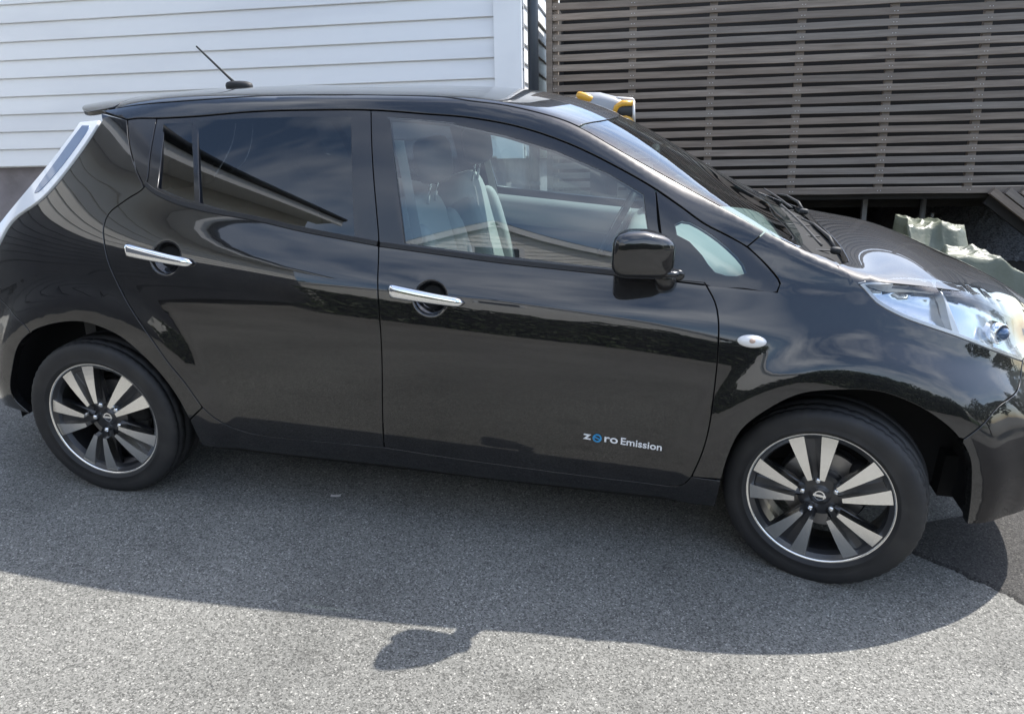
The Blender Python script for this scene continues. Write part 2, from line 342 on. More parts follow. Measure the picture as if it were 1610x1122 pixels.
def panel_data(outer, holes=(), plane='xz', gap=.0033, off=0., grid=.03, flange=.014, extra=None):
    loops = []
    for i, l in enumerate([outer]+list(holes)):
        l = np.asarray(l, float)
        if (area(l) < 0) == (i == 0): l = l[::-1]
        l = l - outw(l)*gap; loops.append(l)
    P2 = np.vstack(loops); edges = []; k0 = 0
    for l in loops: n = len(l); edges += [(k0+i, k0+(i+1)%n) for i in range(n)]; k0 += n
    lo, hi = loops[0].min(0), loops[0].max(0)
    gx, gz = np.meshgrid(np.arange(lo[0], hi[0], grid), np.arange(lo[1], hi[1], grid*.866)); gx = gx + (np.arange(gx.shape[0])%2)[:,None]*grid/2
    g = np.stack([gx.ravel(), gz.ravel()], -1)
    if extra is not None:
        for cx_, cz_, R in extra:
            g = g[np.hypot(g[:,0]-cx_, g[:,1]-cz_) > R]
            rr = np.linspace(.003, R, 16); aa = np.linspace(0, 2*np.pi, 40, endpoint=False); A, B = np.meshgrid(rr, aa)
            g = np.vstack([g, np.stack([cx_+A*np.cos(B), cz_+A*np.sin(B)], -1).reshape(-1,2)])
    ok = inside(g, loops[0])
    for h in loops[1:]: ok &= ~inside(g, h)
    g = g[ok]
    if len(g):
        for l in loops: g = g[segdist(g, l) > grid*.35]
    allp = np.vstack([P2, g]) if len(g) else P2
    vc, _, tf, _, _, _ = delaunay_2d_cdt([Vector((float(a), float(b))) for a, b in allp], edges, [], 0, 1e-6)
    vc = np.array([(v[0], v[1]) for v in vc]); tf = np.array([f for f in tf if len(f) == 3])
    c = vc[tf].mean(1); ok = inside(c, loops[0])
    for h in loops[1:]: ok &= ~inside(c, h)
    tf = tf[ok]; used = np.unique(tf); rm = -np.ones(len(vc), int); rm[used] = np.arange(len(used)); vc = vc[used]; tf = rm[tf]
    P, N = surf(vc, plane); P = P + N*off
    a, b, c_ = P[tf[:,0]], P[tf[:,1]], P[tf[:,2]]; fl = (np.cross(b-a, c_-a)*N[tf[:,0]]).sum(1) < 0
    tf[fl] = tf[fl][:, ::-1]
    V = [P]; NN = [N]; F = [tuple(t) for t in tf]; base = len(P)
    if flange > 0:
        for l in loops:
            o2 = outw(l); o2 /= np.linalg.norm(o2,axis=1,keepdims=True)
            A, NA = surf(l, plane); B, _ = surf(l+o2*.002, plane); o3 = B-A; o3 -= (o3*NA).sum(1,keepdims=True)*NA; o3 /= np.linalg.norm(o3,axis=1,keepdims=True)+1e-12
            A = A+NA*off; h = .7071*(NA+o3); n = len(l)
            V += [A, A+o3*.0011-NA*.0006, A+o3*.0018-NA*.003, A+o3*.0018-NA*flange]; NN += [NA, h, o3, o3]
            cc = NA; 
            for r in range(3):
                for i in range(n):
                    j = (i+1)%n; qd = (base+r*n+i, base+r*n+j, base+(r+1)*n+j, base+(r+1)*n+i); F.append(qd)
            # orient the strip outwards
            q0 = F[-1]; VV = np.vstack(V); nn = np.cross(VV[q0[1]]-VV[q0[0]], VV[q0[2]]-VV[q0[0]])
            if nn @ o3[n-1] < 0: F[-3*n:] = [f[::-1] for f in F[-3*n:]]
            base += 4*n
    return np.vstack(V), F, np.vstack(NN)
def panel(name, outer, material, parent, both=True, label=None, **kw):
    V, F, N = panel_data(outer, **kw); out = []
    if kw.get('plane', 'xz') == 'xz':
        R = [1, -1, 1]; out.append(obj(name, V*R, [f[::-1] for f in F], material, parent, normals=N*R))
        if both: out.append(obj(name, V, F, material, parent if not isinstance(parent, tuple) else parent, normals=N))
    else: out.append(obj(name, V, F, material, parent, normals=N))
    return out

# ---------------------------------------------------------------- car materials
M_paint = mat('black_paint', (.0055,.0057,.0065), .35, 0, 1.0, .018, .12, 1.68, noise=(9.0, (.0105,.0103,.0102), .38, .78))
M_trim = mat('satin_black_trim', (.012,.012,.014), .24, coat=.5, coat_rough=.06)
M_plastic = mat('matt_black_plastic', (.014,.014,.015), .62, bump=(400, .25, .0008))
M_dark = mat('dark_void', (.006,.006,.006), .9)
M_rub = mat('tyre_rubber', (.018,.018,.019), .62, noise=(9, (.036,.035,.033), .45, .8), bump=(180, .2, .001))
M_chrome = mat('chrome', (.86,.87,.88), .07, 1.0)
M_mach = mat('machined_alloy', (.88,.87,.84), .26, 1.0, bump=(500, .12, .0004))
M_alloy = mat('dark_alloy', (.045,.046,.050), .34, .55, .5, .15)
M_disc = mat('brake_steel', (.34,.33,.32), .38, .9, bump=(60, .1, .001))
M_white = mat('white_print', (.82,.82,.82), .4)
M_blue = mat('blue_print', (.03,.26,.52), .35)
M_glassF = glass('clear_glass', (.60,.71,.71), 1.9)
M_glassR = glass('privacy_glass', (.075,.085,.09), 1.70)
M_lens = glass('lamp_lens', (.90,.93,.95), 1.62)
M_seat = mat('seat_cloth', (.42,.42,.40), .85, bump=(700, .4, .001))
M_seatd = mat('seat_cloth_dark', (.06,.06,.062), .85, bump=(700, .4, .001))
M_cab = mat('cabin_plastic', (.045,.045,.046), .6, bump=(300, .2, .0006))
M_cabl = mat('cabin_light_plastic', (.26,.26,.25), .6)
M_lampw = mat('lamp_white', (.80,.82,.84), .16, 0, 1.0, .02)
M_lampg = mat('lamp_silver', (.42,.42,.41), .22, .2, .6, .05)
M_lampb = mat('lamp_blue_grey', (.17,.23,.34), .1, .0, 1.0, .02)
M_refl = mat('reflector_chrome', (.52,.55,.58), .16, .9)
M_ind = mat('indicator_lens', (.75,.74,.72), .14, 0, 1.0, .02)

# ---------------------------------------------------------------- the car
CAR_ROT = Matrix(((.99818,.02022,.0568,0),(-.01473,.99533,-.09542,0),(-.05847,.09441,.99382,0),(0,0,0,1)))
car = empty('car', 'black five door hatchback parked across the asphalt drive', 'car')
car.matrix_world = CAR_ROT
rail_xy = [tuple(v[:2]) for v in S(np.array([p[0] for p in CV['rail']]), t_of_z(np.array([p[0] for p in CV['rail']]), np.array([p[1] for p in CV['rail']])))]
bg_low = cut(CV['bgap'], z1=1.07); bg_up = cut(CV['bgap'], z0=1.062)
arch_f, arch_r = CV['farch'], CV['rarch']
panel('roof_rail', join(CV['drip'], CV['rail'][::-1]), M_paint, car, grid=.018)
qd = crom([(-1.263,1.436),(-1.222,1.357),(-1.17,1.279),(-1.118,1.214)])
doorrear_low = cut(CV['rear_door_rear'], z1=1.215)
lampf = CV['lamp_front'] + crom([(-1.757,.969),(-1.80,.91)])[1:]
lampb = crom([(-1.90,.915),(-1.84,.965),(-1.77,1.029),(-1.573,1.244),(-1.479,1.391),(-1.469,1.418)])
bgap_r = crom([(-1.595,.652),(-1.615,.683),(-1.664,.71),(-1.762,.762),(-1.86,.80),(-1.96,.825)])
panel('rear_quarter', join(qd, doorrear_low, [(-.945,.373)], cut(arch_r[::-1], x0=-1.59, z0=.375), bgap_r, [(-1.94,.88),(-1.90,.912)], lampf[::-1], [(-1.40,1.455)]), M_paint, car, flange=.03)
panel('rear_bumper', join(bgap_r[::-1], cut(arch_r[::-1], x1=-1.60), [(-1.706,.29),(-1.9,.275),(-2.1,.30),(-2.115,.6),(-2.08,.82)]), M_paint, car, flange=.03)
lamps = panel('tail_lamp', join(lampf, lampb), M_lampw, car, off=.008, flange=.03)
for l_, sg in zip(lamps, (-1, 1)):
    V, F, N = panel_data(join(CV['lamp_strip']), gap=0, off=.0105, flange=.004, grid=.02); R = [1, sg, 1]
    obj('lamp_strip', V*R, F if sg > 0 else [f[::-1] for f in F], M_lampb, l_, normals=N*R)
panel('pillar_panel', join(cut(CV['drip'], x1=-1.135), cut(CV['rear_door_rear'], z0=1.218), qd[::-1]), M_trim, car, off=-.001)
rdoor = panel('rear_door', join(CV['belt_rear'], bg_low, CV['door_bottom_rear'][::-1], doorrear_low[::-1]), M_paint, car, extra=[(-.993,.979,.075)])
fdoor = panel('front_door', join(CV['belt_front'], CV['door_front'][::-1], CV['door_bottom_front'][::-1], bg_low[::-1]), M_paint, car, extra=[(-.002,.906,.075)])
sill_top = CV['door_bottom_rear'] + CV['door_bottom_front'][1:]
panel('sill', join(sill_top, [(1.016,.362)], cut(arch_f[::-1], z1=.36, x1=1.2), CV['sill_bottom'][::-1], [(-.945,.371)]), M_paint, car, off=-.002, flange=.02)
panel('front_fender', join(CV['fender_top'], CV['head_low'][1:], CV['bumper_gap'], cut(arch_f[::-1], x1=1.719, z0=.362), CV['door_front'], crom([(.905,1.001),(1.025,.996),(1.128,.991)])[1:], crom([(1.128,.991),(1.136,1.016),(1.099,1.059),(1.025,1.12)])[1:]), M_paint, car, flange=.03, grid=.022)
panel('front_bumper', join(CV['bumper_gap'][::-1], [(2.03,.788),(2.060,.858),(2.09,.872),(2.15,.845),(2.197,.80),(2.197,.5),(2.18,.26)], [(1.823,.261)], cut(arch_f[::-1], x0=1.721)), M_paint, car, flange=.03)
# lamps at the front: lens, reflector shell, divider, projector
head_poly = join(CV['head_low'], [(2.03,.79),(2.058,.86)], crom([(2.05,.87),(1.876,.958),(1.689,1.013),(1.513,1.036),(1.40,1.034)]))
heads = []
V, F, N = panel_data(head_poly, off=-.026, gap=.006, flange=0, grid=.02)
hl_, ht_ = np.array(CURVES['head_low']), np.array([(1.372,1.03),(1.40,1.034),(1.513,1.036),(1.689,1.013),(1.876,.958),(2.05,.87)])
uu = np.clip((V[:,2]-np.interp(V[:,0], hl_[:,0], hl_[:,1]))/np.maximum(.03, np.interp(V[:,0], ht_[:,0], ht_[:,1])-np.interp(V[:,0], hl_[:,0], hl_[:,1])), 0, 1)
V = V-N*(.016*np.sin(np.pi*uu)**.8)[:,None]                            # bowl of the reflector
for sg in (-1, 1): heads.append(obj('headlight', V*[1,sg,1], F if sg > 0 else [f[::-1] for f in F], M_refl, car, smooth=True))
for h_, sg in zip(heads, (-1, 1)):
    R = [1, sg, 1]; fx = (lambda F: F if sg > 0 else [f[::-1] for f in F])
    V, F, N = panel_data(head_poly, gap=.003, off=.001, flange=.0); obj('lens', V*R, fx(F), M_lens, h_, normals=N*R)
    hp = np.array(head_poly); ins = hp - outw(hp if area(hp) > 0 else hp)*(.012 if area(hp) > 0 else -.012)
    V, F, N = panel_data(head_poly, holes=[[tuple(p) for p in ins]], gap=.002, off=-.002, flange=.034, grid=.05); obj('lamp_surround', V*R, fx(F), M_lampg, h_, normals=N*R)
    dv = join([(1.655,1.012),(1.672,1.012),(1.715,.882),(1.692,.885)]); V, F, N = panel_data(dv, gap=0, off=-.008, flange=.03, grid=.05); obj('divider', V*R, fx(F), M_lampg, h_, normals=N*R)
    pv = superm((1.872, sg*.600, .858), (.028,.028,.026), 1, 1, 24, 14); obj('projector', *pv, mat('projector_glass', (.06,.11,.20), .03, .3, 1, .0) if sg < 0 else bpy.data.materials['projector_glass'], h_, smooth=True)
    bz = lathem([(.030,-.016),(.035,-.014),(.035,.03),(.029,.028)], 28, close=True)
    ob = obj('projector_ring', *bz, M_chrome, h_, smooth=True); ob.location = (1.862, sg*.605, .86); ob.rotation_euler = (0, 0, sg*math.radians(-35))
# upper door frames with their glass
rf_out = join(cut(CV['drip'], x0=-1.135, x1=-.283), bg_up, CV['belt_rear'][::-1], cut(CV['rear_door_rear'], z0=1.218)[::-1])
ff_front = crom([(.719,1.282),(.75,1.14),(.799,1.094),(.848,1.066),(.875,1.042),(.905,1.001)])
ff_out = join(cut(CV['drip'], x0=-.283, x1=.719), ff_front, CV['belt_front'][::-1], bg_up[::-1])
g_r, g_s, g_f, g_q = [join(crom(CURVES[k_]+[CURVES[k_][0]], .03) if k_ == 'quarter_glass' else CURVES[k_]) for k_ in ('rear_glass', 'small_glass', 'front_glass', 'quarter_glass')]
def sub(parents, name, outer, material, **kw):
    V, F, N = panel_data(outer, **kw); res = []
    for p_, sg in zip(parents, (-1, 1)):
        R = [1, sg, 1]; res.append(obj(name, V*R, F if sg > 0 else [f[::-1] for f in F], material, p_, normals=N*R))
    return res
sub(rdoor, 'window_frame', rf_out, M_trim, holes=[g_r, g_s], off=-.002, flange=.012)
sub(fdoor, 'window_frame', ff_out, M_trim, holes=[g_f], off=-.002, flange=.012)
sub(rdoor, 'window_glass', g_r, M_glassR, plane='glass', gap=-.010, off=-.010, flange=0)
sub(rdoor, 'quarter_glass', g_s, M_glassR, plane='glass', gap=-.008, off=-.010, flange=0)
sub(fdoor, 'window_glass', g_f, M_glassF, plane='glass', gap=-.010, off=-.010, flange=0)
qw = panel('quarter_window', join(CV['quarter_window']), M_trim, car, holes=[g_q], off=-.002, flange=.01)
sub(qw, 'quarter_glass', g_q, M_glassF, gap=-.006, off=-.003, flange=0)
# dark inner shell behind the shut lines
shell = join(cut(CV['drip'], x0=-1.2, x1=.95), [(1.035,1.178),(1.10,1.145),(1.135,1.05),(1.13,1.0),(1.0,.9),(.99,.36),(.95,.27)], [(-.9,.28),(-.9,.42)], [(-1.02,.61),(-1.19,.85),(-1.27,.99),(-1.28,1.1),(-1.15,1.20)])
panel('inner_shell', shell, M_dark, car, holes=[g_r, g_s, g_f, [(x*.985+.0144, z) for x, z in g_q]], gap=.0, off=-.02, flange=0, grid=.05)
for prs, (cx_, cz_) in ((rdoor, POCK[0]), (fdoor, POCK[1])):              # black disc painted in as the shade of each handle recess
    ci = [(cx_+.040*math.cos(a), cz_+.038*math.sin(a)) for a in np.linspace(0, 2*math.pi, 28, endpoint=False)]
    sub(prs, 'recess_shade', ci, M_dark, gap=0, off=.0012, flange=0, grid=.01)
# beltline mouldings
for pr_, nm in ((rdoor, 'belt_rear'), (fdoor, 'belt_front')):
    c = cut(CV[nm], x1=.78 if nm == 'belt_front' else None); sub(pr_, 'belt_moulding', join(c, [(x, z+.013) for x, z in c][::-1]), M_plastic, gap=0, off=.003, flange=.008, grid=.05)

# roof, windscreen, bonnet: laid out in plan
def mir(c): return [(x, -y) for x, y in c[::-1] if abs(y) > 1e-6]
re_ = [p for p in rail_xy if -1.36 <= p[0] <= .446]; wr = [p for p in rail_xy if .449 <= p[0] <= 1.079]
ws_top = crom([(.446,.559),(.502,.382),(.535,.18),(.545,0)], .04); half = [(-1.36, 0)] + seg((-1.36,0),(-1.36,re_[0][1]),.05)[1:-1] + re_ + ws_top
roof = panel('roof', join(half + mir(half), step=.05), M_paint, car, plane='xy', grid=.05)[0]
wb = crom([(1.185,.694),(1.215,.62),(1.232,.5),(1.242,.295),(1.246,0)], .04)
ft = np.array(CV['fender_top']); ft = ft[ft[:,0] < 1.19]; ftp = [tuple(v[:2]) for v in S(ft[:,0], t_of_z(ft[:,0], ft[:,1]))]
half = ws_top[::-1] + wr + ftp + wb
ws = panel('windscreen', join(half + mir(half), step=.05), M_glassF, car, plane='xy', grid=.05, off=-.003, gap=.003, flange=0)[0]
hood_e = crom([(1.365,.737),(1.513,.690),(1.689,.617),(1.876,.464),(2.053,.309),(2.13,.21),(2.19,.13),(2.197,0)], .04)
hood_b = crom([(1.362,0),(1.374,.345),(1.372,.52),(1.362,.61),(1.335,.66),(1.311,.695)], .04)
half = hood_b + hood_e
hood = panel('bonnet', join(half + mir(half), step=.05), M_paint, car, plane='xy', grid=.035, flange=.02)[0]
ft2 = np.array(CV['fender_top']); ft2 = ft2[(ft2[:,0] > 1.19) & (ft2[:,0] < 1.31)]; ft2p = [tuple(v[:2]) for v in S(ft2[:,0], t_of_z(ft2[:,0], ft2[:,1]))]
half = wb[::-1] + ft2p + hood_b[::-1]
cowl = panel('cowl', join(half + mir(half), step=.05), M_dark, car, plane='xy', grid=.05, off=-.028, gap=-.004, flange=0)[0]
for i in range(5):                                                      # low ribs along the cowl
    y = -.44 + i*.22; v, f = boxm(1.285,1.34,y-.006,y+.006,0,.004,.001); z0, _ = surf([(1.30,y)], 'xy')
    obj('cowl_rib', [(a,b,c+z0[0][2]-.03) for a,b,c in v], f, M_plastic, cowl)
for y0, y1, xo in ((-.62,.02,0.),(.05,.60,.0)):                          # wipers lie along the foot of the glass
    pts = [(y0+(y1-y0)*i/8, 1.262-.05*i/8+xo) for i in range(9)]; P3, N3 = surf([(b, a) for a, b in pts], 'xy'); P3 = P3+N3*.022
    w = obj('wiper', *tubem([tuple(p) for p in P3], .0042, 8), M_plastic, car, smooth=True)
    P4, N4 = surf([(1.315, y0+.02), (1.29, y0+.07), (1.262, y0+.22), (1.243, y0+.33)], 'xy'); P4 = P4+N4*[[.02],[.045],[.045],[.032]]
    obj('wiper_arm', *tubem([tuple(p) for p in P4], [.007,.006,.0045,.004], 8), M_plastic, w, smooth=True)
    obj('wiper_pivot', *superm(tuple(P4[0]), (.018,.015,.012), .6, .8, 16, 8), M_plastic, w, smooth=True)
# tailgate spoiler
sp = crom([(-1.364,.503),(-1.44,.500),(-1.505,.485),(-1.56,.44),(-1.64,.31),(-1.70,.15),(-1.72,0)], .03); half = [(-1.364,0)]+seg((-1.364,0),(-1.364,.503),.05)[1:-1]+sp
spo = join(half+mir(half), step=.05); spoiler = panel('roof_spoiler', spo, M_paint, car, plane='xy', grid=.04, flange=.018)[0]
V, F, N = panel_data(spo, plane='xy', grid=.06, off=-.018, gap=.0, flange=0); obj('spoiler_underside', V, [f[::-1] for f in F], M_plastic, spoiler, normals=-N)
# closing surfaces of tail and nose
def cap(name, edge, bulge, material, sg):
    V, F = [], []; n = 14
    for (x, z) in edge:
        w = float(surf([(x, z)], 'xz')[0][0][1])
        for i in range(n+1):
            u = -1+2*i/n; V.append((x+sg*bulge*(1-abs(u)**2.6), w*u*.995, z))
    for j in range(len(edge)-1):
        for i in range(n): a = j*(n+1)+i; F.append((a, a+1, a+n+2, a+n+1))
    return obj(name, V, F, material, car, smooth=True)
cap('tailgate', crom([(-1.462,1.405),(-1.479,1.388),(-1.573,1.244),(-1.77,1.029),(-1.90,.915),(-1.96,.84)]), .10, M_paint, -1)
cap('bumper_face', crom([(-1.955,.842),(-1.965,.83),(-2.075,.812),(-2.11,.62),(-2.10,.31)]), .07, M_paint, -1)
cap('nose_face', crom([(2.195,.826),(2.197,.80),(2.197,.70),(2.197,.5),(2.178,.27)]), .10, M_paint, 1)
# underside, wheel housings, cabin tub
v1 = boxm(-2.02,-1.72,-.66,.66,.27,.42); v2 = boxm(-.93,1.0,-.80,.80,.21,.30); v3 = boxm(1.80,2.10,-.60,.60,.24,.40); v4 = boxm(-1.72,-.93,-.52,.52,.24,.40); v5 = boxm(1.0,1.80,-.52,.52,.22,.40)
obj('underbody', *merge(v1, v2, v3, v4, v5), M_dark, car)
for ax in (-1.352, 1.405):
    for sg in (-1, 1):
        prof = [(.44,-.80),(.445,-.70),(.445,-.53),(.0,-.53)]; V, F = [], []; n = 28
        for i in range(n+1):
            a = math.radians(-8 + 196*i/n)
            for r, h in prof: V.append((ax+r*math.cos(a), -sg*-h*1 if False else sg*-h, .312+r*math.sin(a)))
        for i in range(n):
            for j in range(3): b = i*4+j; F.append((b, b+1, b+5, b+4))
        obj('wheel_housing', V, F, M_plastic, car, smooth=True)
cab = obj('cabin_floor', *merge(boxm(-1.45,1.15,-.74,.74,.34,.38), boxm(1.12,1.15,-.70,.70,.38,1.0), boxm(-1.5,-1.45,-.70,.70,.38,1.05)), M_cab, car)
for sg in (-1, 1):
    y0, y1 = sorted((sg*.70, sg*.735)); obj('door_card', *merge(boxm(-1.1,1.05,y0,y1,.38,.96)), M_cab, cab)
    V = []; 
    for x in np.linspace(-.9,.95,16):
        zb = float(np.interp(x, [-.9,-.2,.5,1.0],[1.12,1.04,1.0,.975]))
        V += [(x, sg*.745, zb), (x, sg*.70, zb+.004), (x, sg*.665, zb-.03), (x, sg*.66, zb-.10), (x, sg*.70, zb-.14)]
    F = [(i*5+j, i*5+j+1, (i+1)*5+j+1, (i+1)*5+j) for i in range(15) for j in range(4)]
    obj('door_top', V, F if sg < 0 else [f[::-1] for f in F], M_cabl, cab, smooth=True)
dv_, df_ = superm((.93, 0, .915), (.33,.69,.155), .45, .4, 36, 14); dash = obj('dashboard', dv_, df_, mat('dash_grey', (.33,.35,.32), .65, bump=(300, .2, .0006)), car, smooth=True)
obj('instrument_hood', *superm((.76,.37,1.07), (.10,.17,.045), .6, .6, 20, 10), M_cab, dash, smooth=True)
# headlining and pillars inside
half = [(-1.3,0)]+seg((-1.3,0),(-1.3,.5),.05)[1:-1]+[(x, y-.01) for x, y in re_ if x > -1.3]+ws_top
V, F, N = panel_data(join(half+mir(half), step=.05), plane='xy', grid=.08, off=-.03, gap=.01, flange=0); obj('headlining', V, [f[::-1] for f in F], M_cabl, car, normals=-N)
def seat(y, w, dark=False):
    st = obj('seat', *superm((.14, y, .56), (.27, w, .10), .45, .4, 28, 12), M_seat, car, smooth=True)
    b_ = rotm(superm((0, y, .90), (.085, w*.96, .30), .42, .5, 28, 16), math.radians(-17), 'Y', (0, y, .62)); b_ = ([(a-.06, b2, c) for a, b2, c in b_[0]], b_[1])
    obj('backrest', *b_, M_seat, st, smooth=True)
    for s2 in (-1, 1):
        bb = rotm(superm((.045, y+s2*w*.80, .86), (.075, .055, .24), .5, .6, 20, 12), math.radians(-17), 'Y', (0, y, .62)); obj('bolster', [(a-.06, b2, c) for a, b2, c in bb[0]], bb[1], M_seat, st, smooth=True)
    hd = superm((-.125, y, 1.315), (.055,.125,.085), .5, .6, 24, 12); h = obj('headrest', *rotm(hd, math.radians(-10), 'Y', (-.12, y, 1.3)), M_seatd, st, smooth=True)
    for s2 in (-.05, .05): obj('headrest_rod', *tubem([(-.14, y+s2, 1.15), (-.12, y+s2, 1.27)], .006, 8), M_chrome, st, smooth=True)
seat(-.36, .245); seat(.36, .245)
rs = obj('rear_seat', *superm((-.80, 0, .58), (.26,.60,.11), .4, .3, 32, 12), M_seatd, car, smooth=True)
obj('backrest', *rotm(superm((-1.05, 0, .90), (.10,.60,.30), .4, .3, 32, 14), math.radians(-14), 'Y', (-1.05,0,.6)), M_seatd, rs, smooth=True)
for y in (-.36, .36): obj('headrest', *superm((-1.16, y, 1.22), (.05,.12,.07), .5, .6, 20, 10), M_seatd, rs, smooth=True)
# steering wheel on the far side
sw = lathem([(.185+.014*math.cos(a), .014*math.sin(a)) for a in np.linspace(0, 2*math.pi, 10, endpoint=False)], 40, 'z', True)
swo = obj('steering_wheel', *sw, M_plastic, car, smooth=True); swo.location = (.555,.37,1.0); swo.rotation_euler = (0, math.radians(-64), 0)
sp_ = merge(superm((0,0,-.012),(.07,.06,.028),.6,.7,20,10), boxm(-.02,.02,-.18,.18,-.016,.002,.005), boxm(-.02,.02,-.02,.02,-.02,.0), boxm(-.18,-.02,-.018,.018,-.018,.0))
obj('steering_spokes', *sp_, M_cabl, swo, smooth=False)
obj('steering_column', *tubem([(.58,.37,.99),(.80,.37,.90)], .035, 12), M_cab, car, smooth=True)
# seat belts hang by the middle pillars
for sg in (-1, 1):
    v = [(-.20,sg*.60,1.40),(-.165,sg*.60,1.40),(-.055,sg*.665,.90),(-.09,sg*.665,.90)]; v2 = [(a, b-sg*.004, c) for a, b, c in v]
    obj('seat_belt', v+v2, [(0,1,2,3),(7,6,5,4),(0,3,7,4),(1,5,6,2)], M_cabl, car)
rvm = obj('interior_mirror', *superm((.70, 0, 1.335), (.02,.11,.035), .5, .5, 20, 10), M_plastic, car, smooth=True)
obj('mirror_stalk', *tubem([(.70,0,1.34),(.74,0,1.375)], .01, 8), M_plastic, rvm)

# door mirrors, handles, indicators, lettering
def mirror(sg):                               # folded back along the door glass
    V, F = superm((0,0,0), (.097,.052,.074), .50, .55, 48, 28)
    V2 = []
    for x, y, z in V:
        k_ = 1-.22*max(0, x/.098)*(1 if z > 0 else .35)             # tapers towards the hinge
        bulge = 1+.10*(1-(x/.098)**2)*(1-(z/.08)**2)
        V2.append((.700+x, sg*(.872+(-y if sg < 0 else y)*bulge*(1-.25*x/.097)-.022*(x/.097)), 1.110+z*k_-.008*max(0, x/.098)))
    V2 = [(a_, sg*(.872+abs(0)+(b_*sg-.872)), c_) for a_, b_, c_ in V2]
    m_ = obj('door_mirror', V2, F if sg < 0 else [f[::-1] for f in F], M_paint, car, smooth=True)
    obj('mirror_lip', *superm((.750, sg*.850, 1.050), (.066,.036,.012), .6, .6, 28, 10), M_trim, m_, smooth=True)
    obj('mirror_stalk', *tubem([(.775, sg*.775, 1.0), (.775, sg*.80, 1.012), (.765, sg*.832, 1.040)], [.040,.034,.028], 16), M_trim, m_, smooth=True)
    obj('mirror_foot', *superm((.795, sg*.778, 1.026), (.040,.012,.020), .8, .8, 24, 12), M_trim, m_, smooth=True)
    obj('mirror_glass', *superm((.690, sg*.812, 1.108), (.080,.006,.062), .5, .5, 24, 10), M_chrome, m_, smooth=True)
mirror(-1); mirror(1)
sub(fdoor, 'mirror_sail', join(crom([(.752,1.128),(.799,1.096),(.848,1.068),(.875,1.044),(.900,1.008)]), [(.735,1.014),(.728,1.06)]), M_trim, gap=.0, off=.003, flange=.006, grid=.03)
def handle(par, x0, z0, x1, z1, sg):
    V, F = [], []; n = 14; st = 22
    for j in range(st):
        u = j/(st-1); x = x0+(x1-x0)*u; z = z0+(z1-z0)*u; P_, N_ = surf([(x, z)], 'xz')
        y = float(S0(np.array([x]), t_of_z(np.array([x]), np.array([z])))[0][1])
        w = min(1, (u/.03)**.5 if u < .03 else 1, ((1-u)/.07)**.5 if u > .93 else 1); hz = (.0235*(1-u)+.0140*u)*max(w, .05); hy = .013*max(w, .05); lift = .012+.008*math.sin(math.pi*min(1, max(0, u)))**.7
        for i in range(n):
            a = 2*math.pi*i/n; c, s = math.cos(a), math.sin(a); V.append((x, sg*(y+lift+hy*math.copysign(abs(c)**.7, c)), z+hz*math.copysign(abs(s)**.7, s)-.25*hy*c))
    for j in range(st-1):
        for i in range(n): F.append((j*n+i, j*n+(i+1)%n, (j+1)*n+(i+1)%n, (j+1)*n+i))
    F += [tuple(range(n))[::-1], tuple(range((st-1)*n, st*n))]
    obj('door_handle', V, F if sg < 0 else [f[::-1] for f in F], M_chrome, par, smooth=True)
for p_, sg in zip(fdoor, (-1, 1)): handle(p_, -.151, .927, .118, .903, sg)
for p_, sg in zip(rdoor, (-1, 1)): handle(p_, -1.152, 1.004, -.879, .972, sg)
for sg in (-1, 1):
    y = float(surf([(1.061,.844)], 'xz')[0][0][1]); v = superm((0,0,0), (.046,.014,.021), 1, 1.15, 28, 10)
    o = obj('side_indicator', *v, M_ind, car, smooth=True); o.location = (1.061, sg*y, .844); o.rotation_euler = (sg*math.radians(22)*1, 0, 0)
    o2 = obj('bulb', *superm((0, sg*.0125, 0), (.010,.004,.008), 1, 1, 16, 8), mat('amber_bulb', (.45,.33,.26), .3) if sg < 0 else bpy.data.materials['amber_bulb'], o, smooth=True)
def letters(txt, size, material, parent, x, z, sg, wide=1.0, bold=.0, name='lettering', slope=0.):
    cu = bpy.data.curves.new(name, 'FONT'); cu.body = txt; cu.size = size; cu.extrude = .0006; cu.offset = bold; cu.align_x = 'LEFT'
    tmp = bpy.data.objects.new(name, cu); COL.objects.link(tmp); bpy.context.view_layer.update()
    me = bpy.data.meshes.new_from_object(tmp.evaluated_get(bpy.context.evaluated_depsgraph_get())); bpy.data.objects.remove(tmp)
    V = np.array([v.co[:] for v in me.vertices]); F = [tuple(p.vertices) for p in me.polygons]; w = V[:,0].max()*wide
    xs = x+V[:,0]*wide*(-sg); zs = z+V[:,1]+(V[:,0]*wide)*slope
    P, N = surf(np.stack([xs, zs], -1), 'xz'); P = P+N*(V[:,2:3]+.0012); P[:,1] *= sg
    obj(name, P, F if sg < 0 else F, material, parent); return w
zl, sl_ = .4595, -.068
letters('z', .040, M_white, fdoor[0], .547, zl+.000, -1, 1.45, .0006, slope=sl_)
letters('ro', .040, M_white, fdoor[0], .616, zl-.0035, -1, 1.30, .0006, slope=sl_)
letters('Emission', .036, M_white, fdoor[0], .672, zl-.0070, -1, 1.12, .0005, slope=sl_)
rg = lathem([(.0095,0),(.0150,.001),(.0155,-.001),(.0100,-.001)], 28, close=True)
y = float(surf([(.594,.467)], 'xz')[0][0][1]); o = obj('badge_ring', *rg, M_blue, fdoor[0], smooth=False); o.location = (.594, -y-.0016, .4665)
v, f = boxm(-.012,.012,-.0012,.0012,-.0022,.0022); o = obj('badge_bar', v, f, M_blue, fdoor[0]); o.location = (.594, -y-.0022, .4665); o.rotation_euler = (0, math.radians(25), 0)
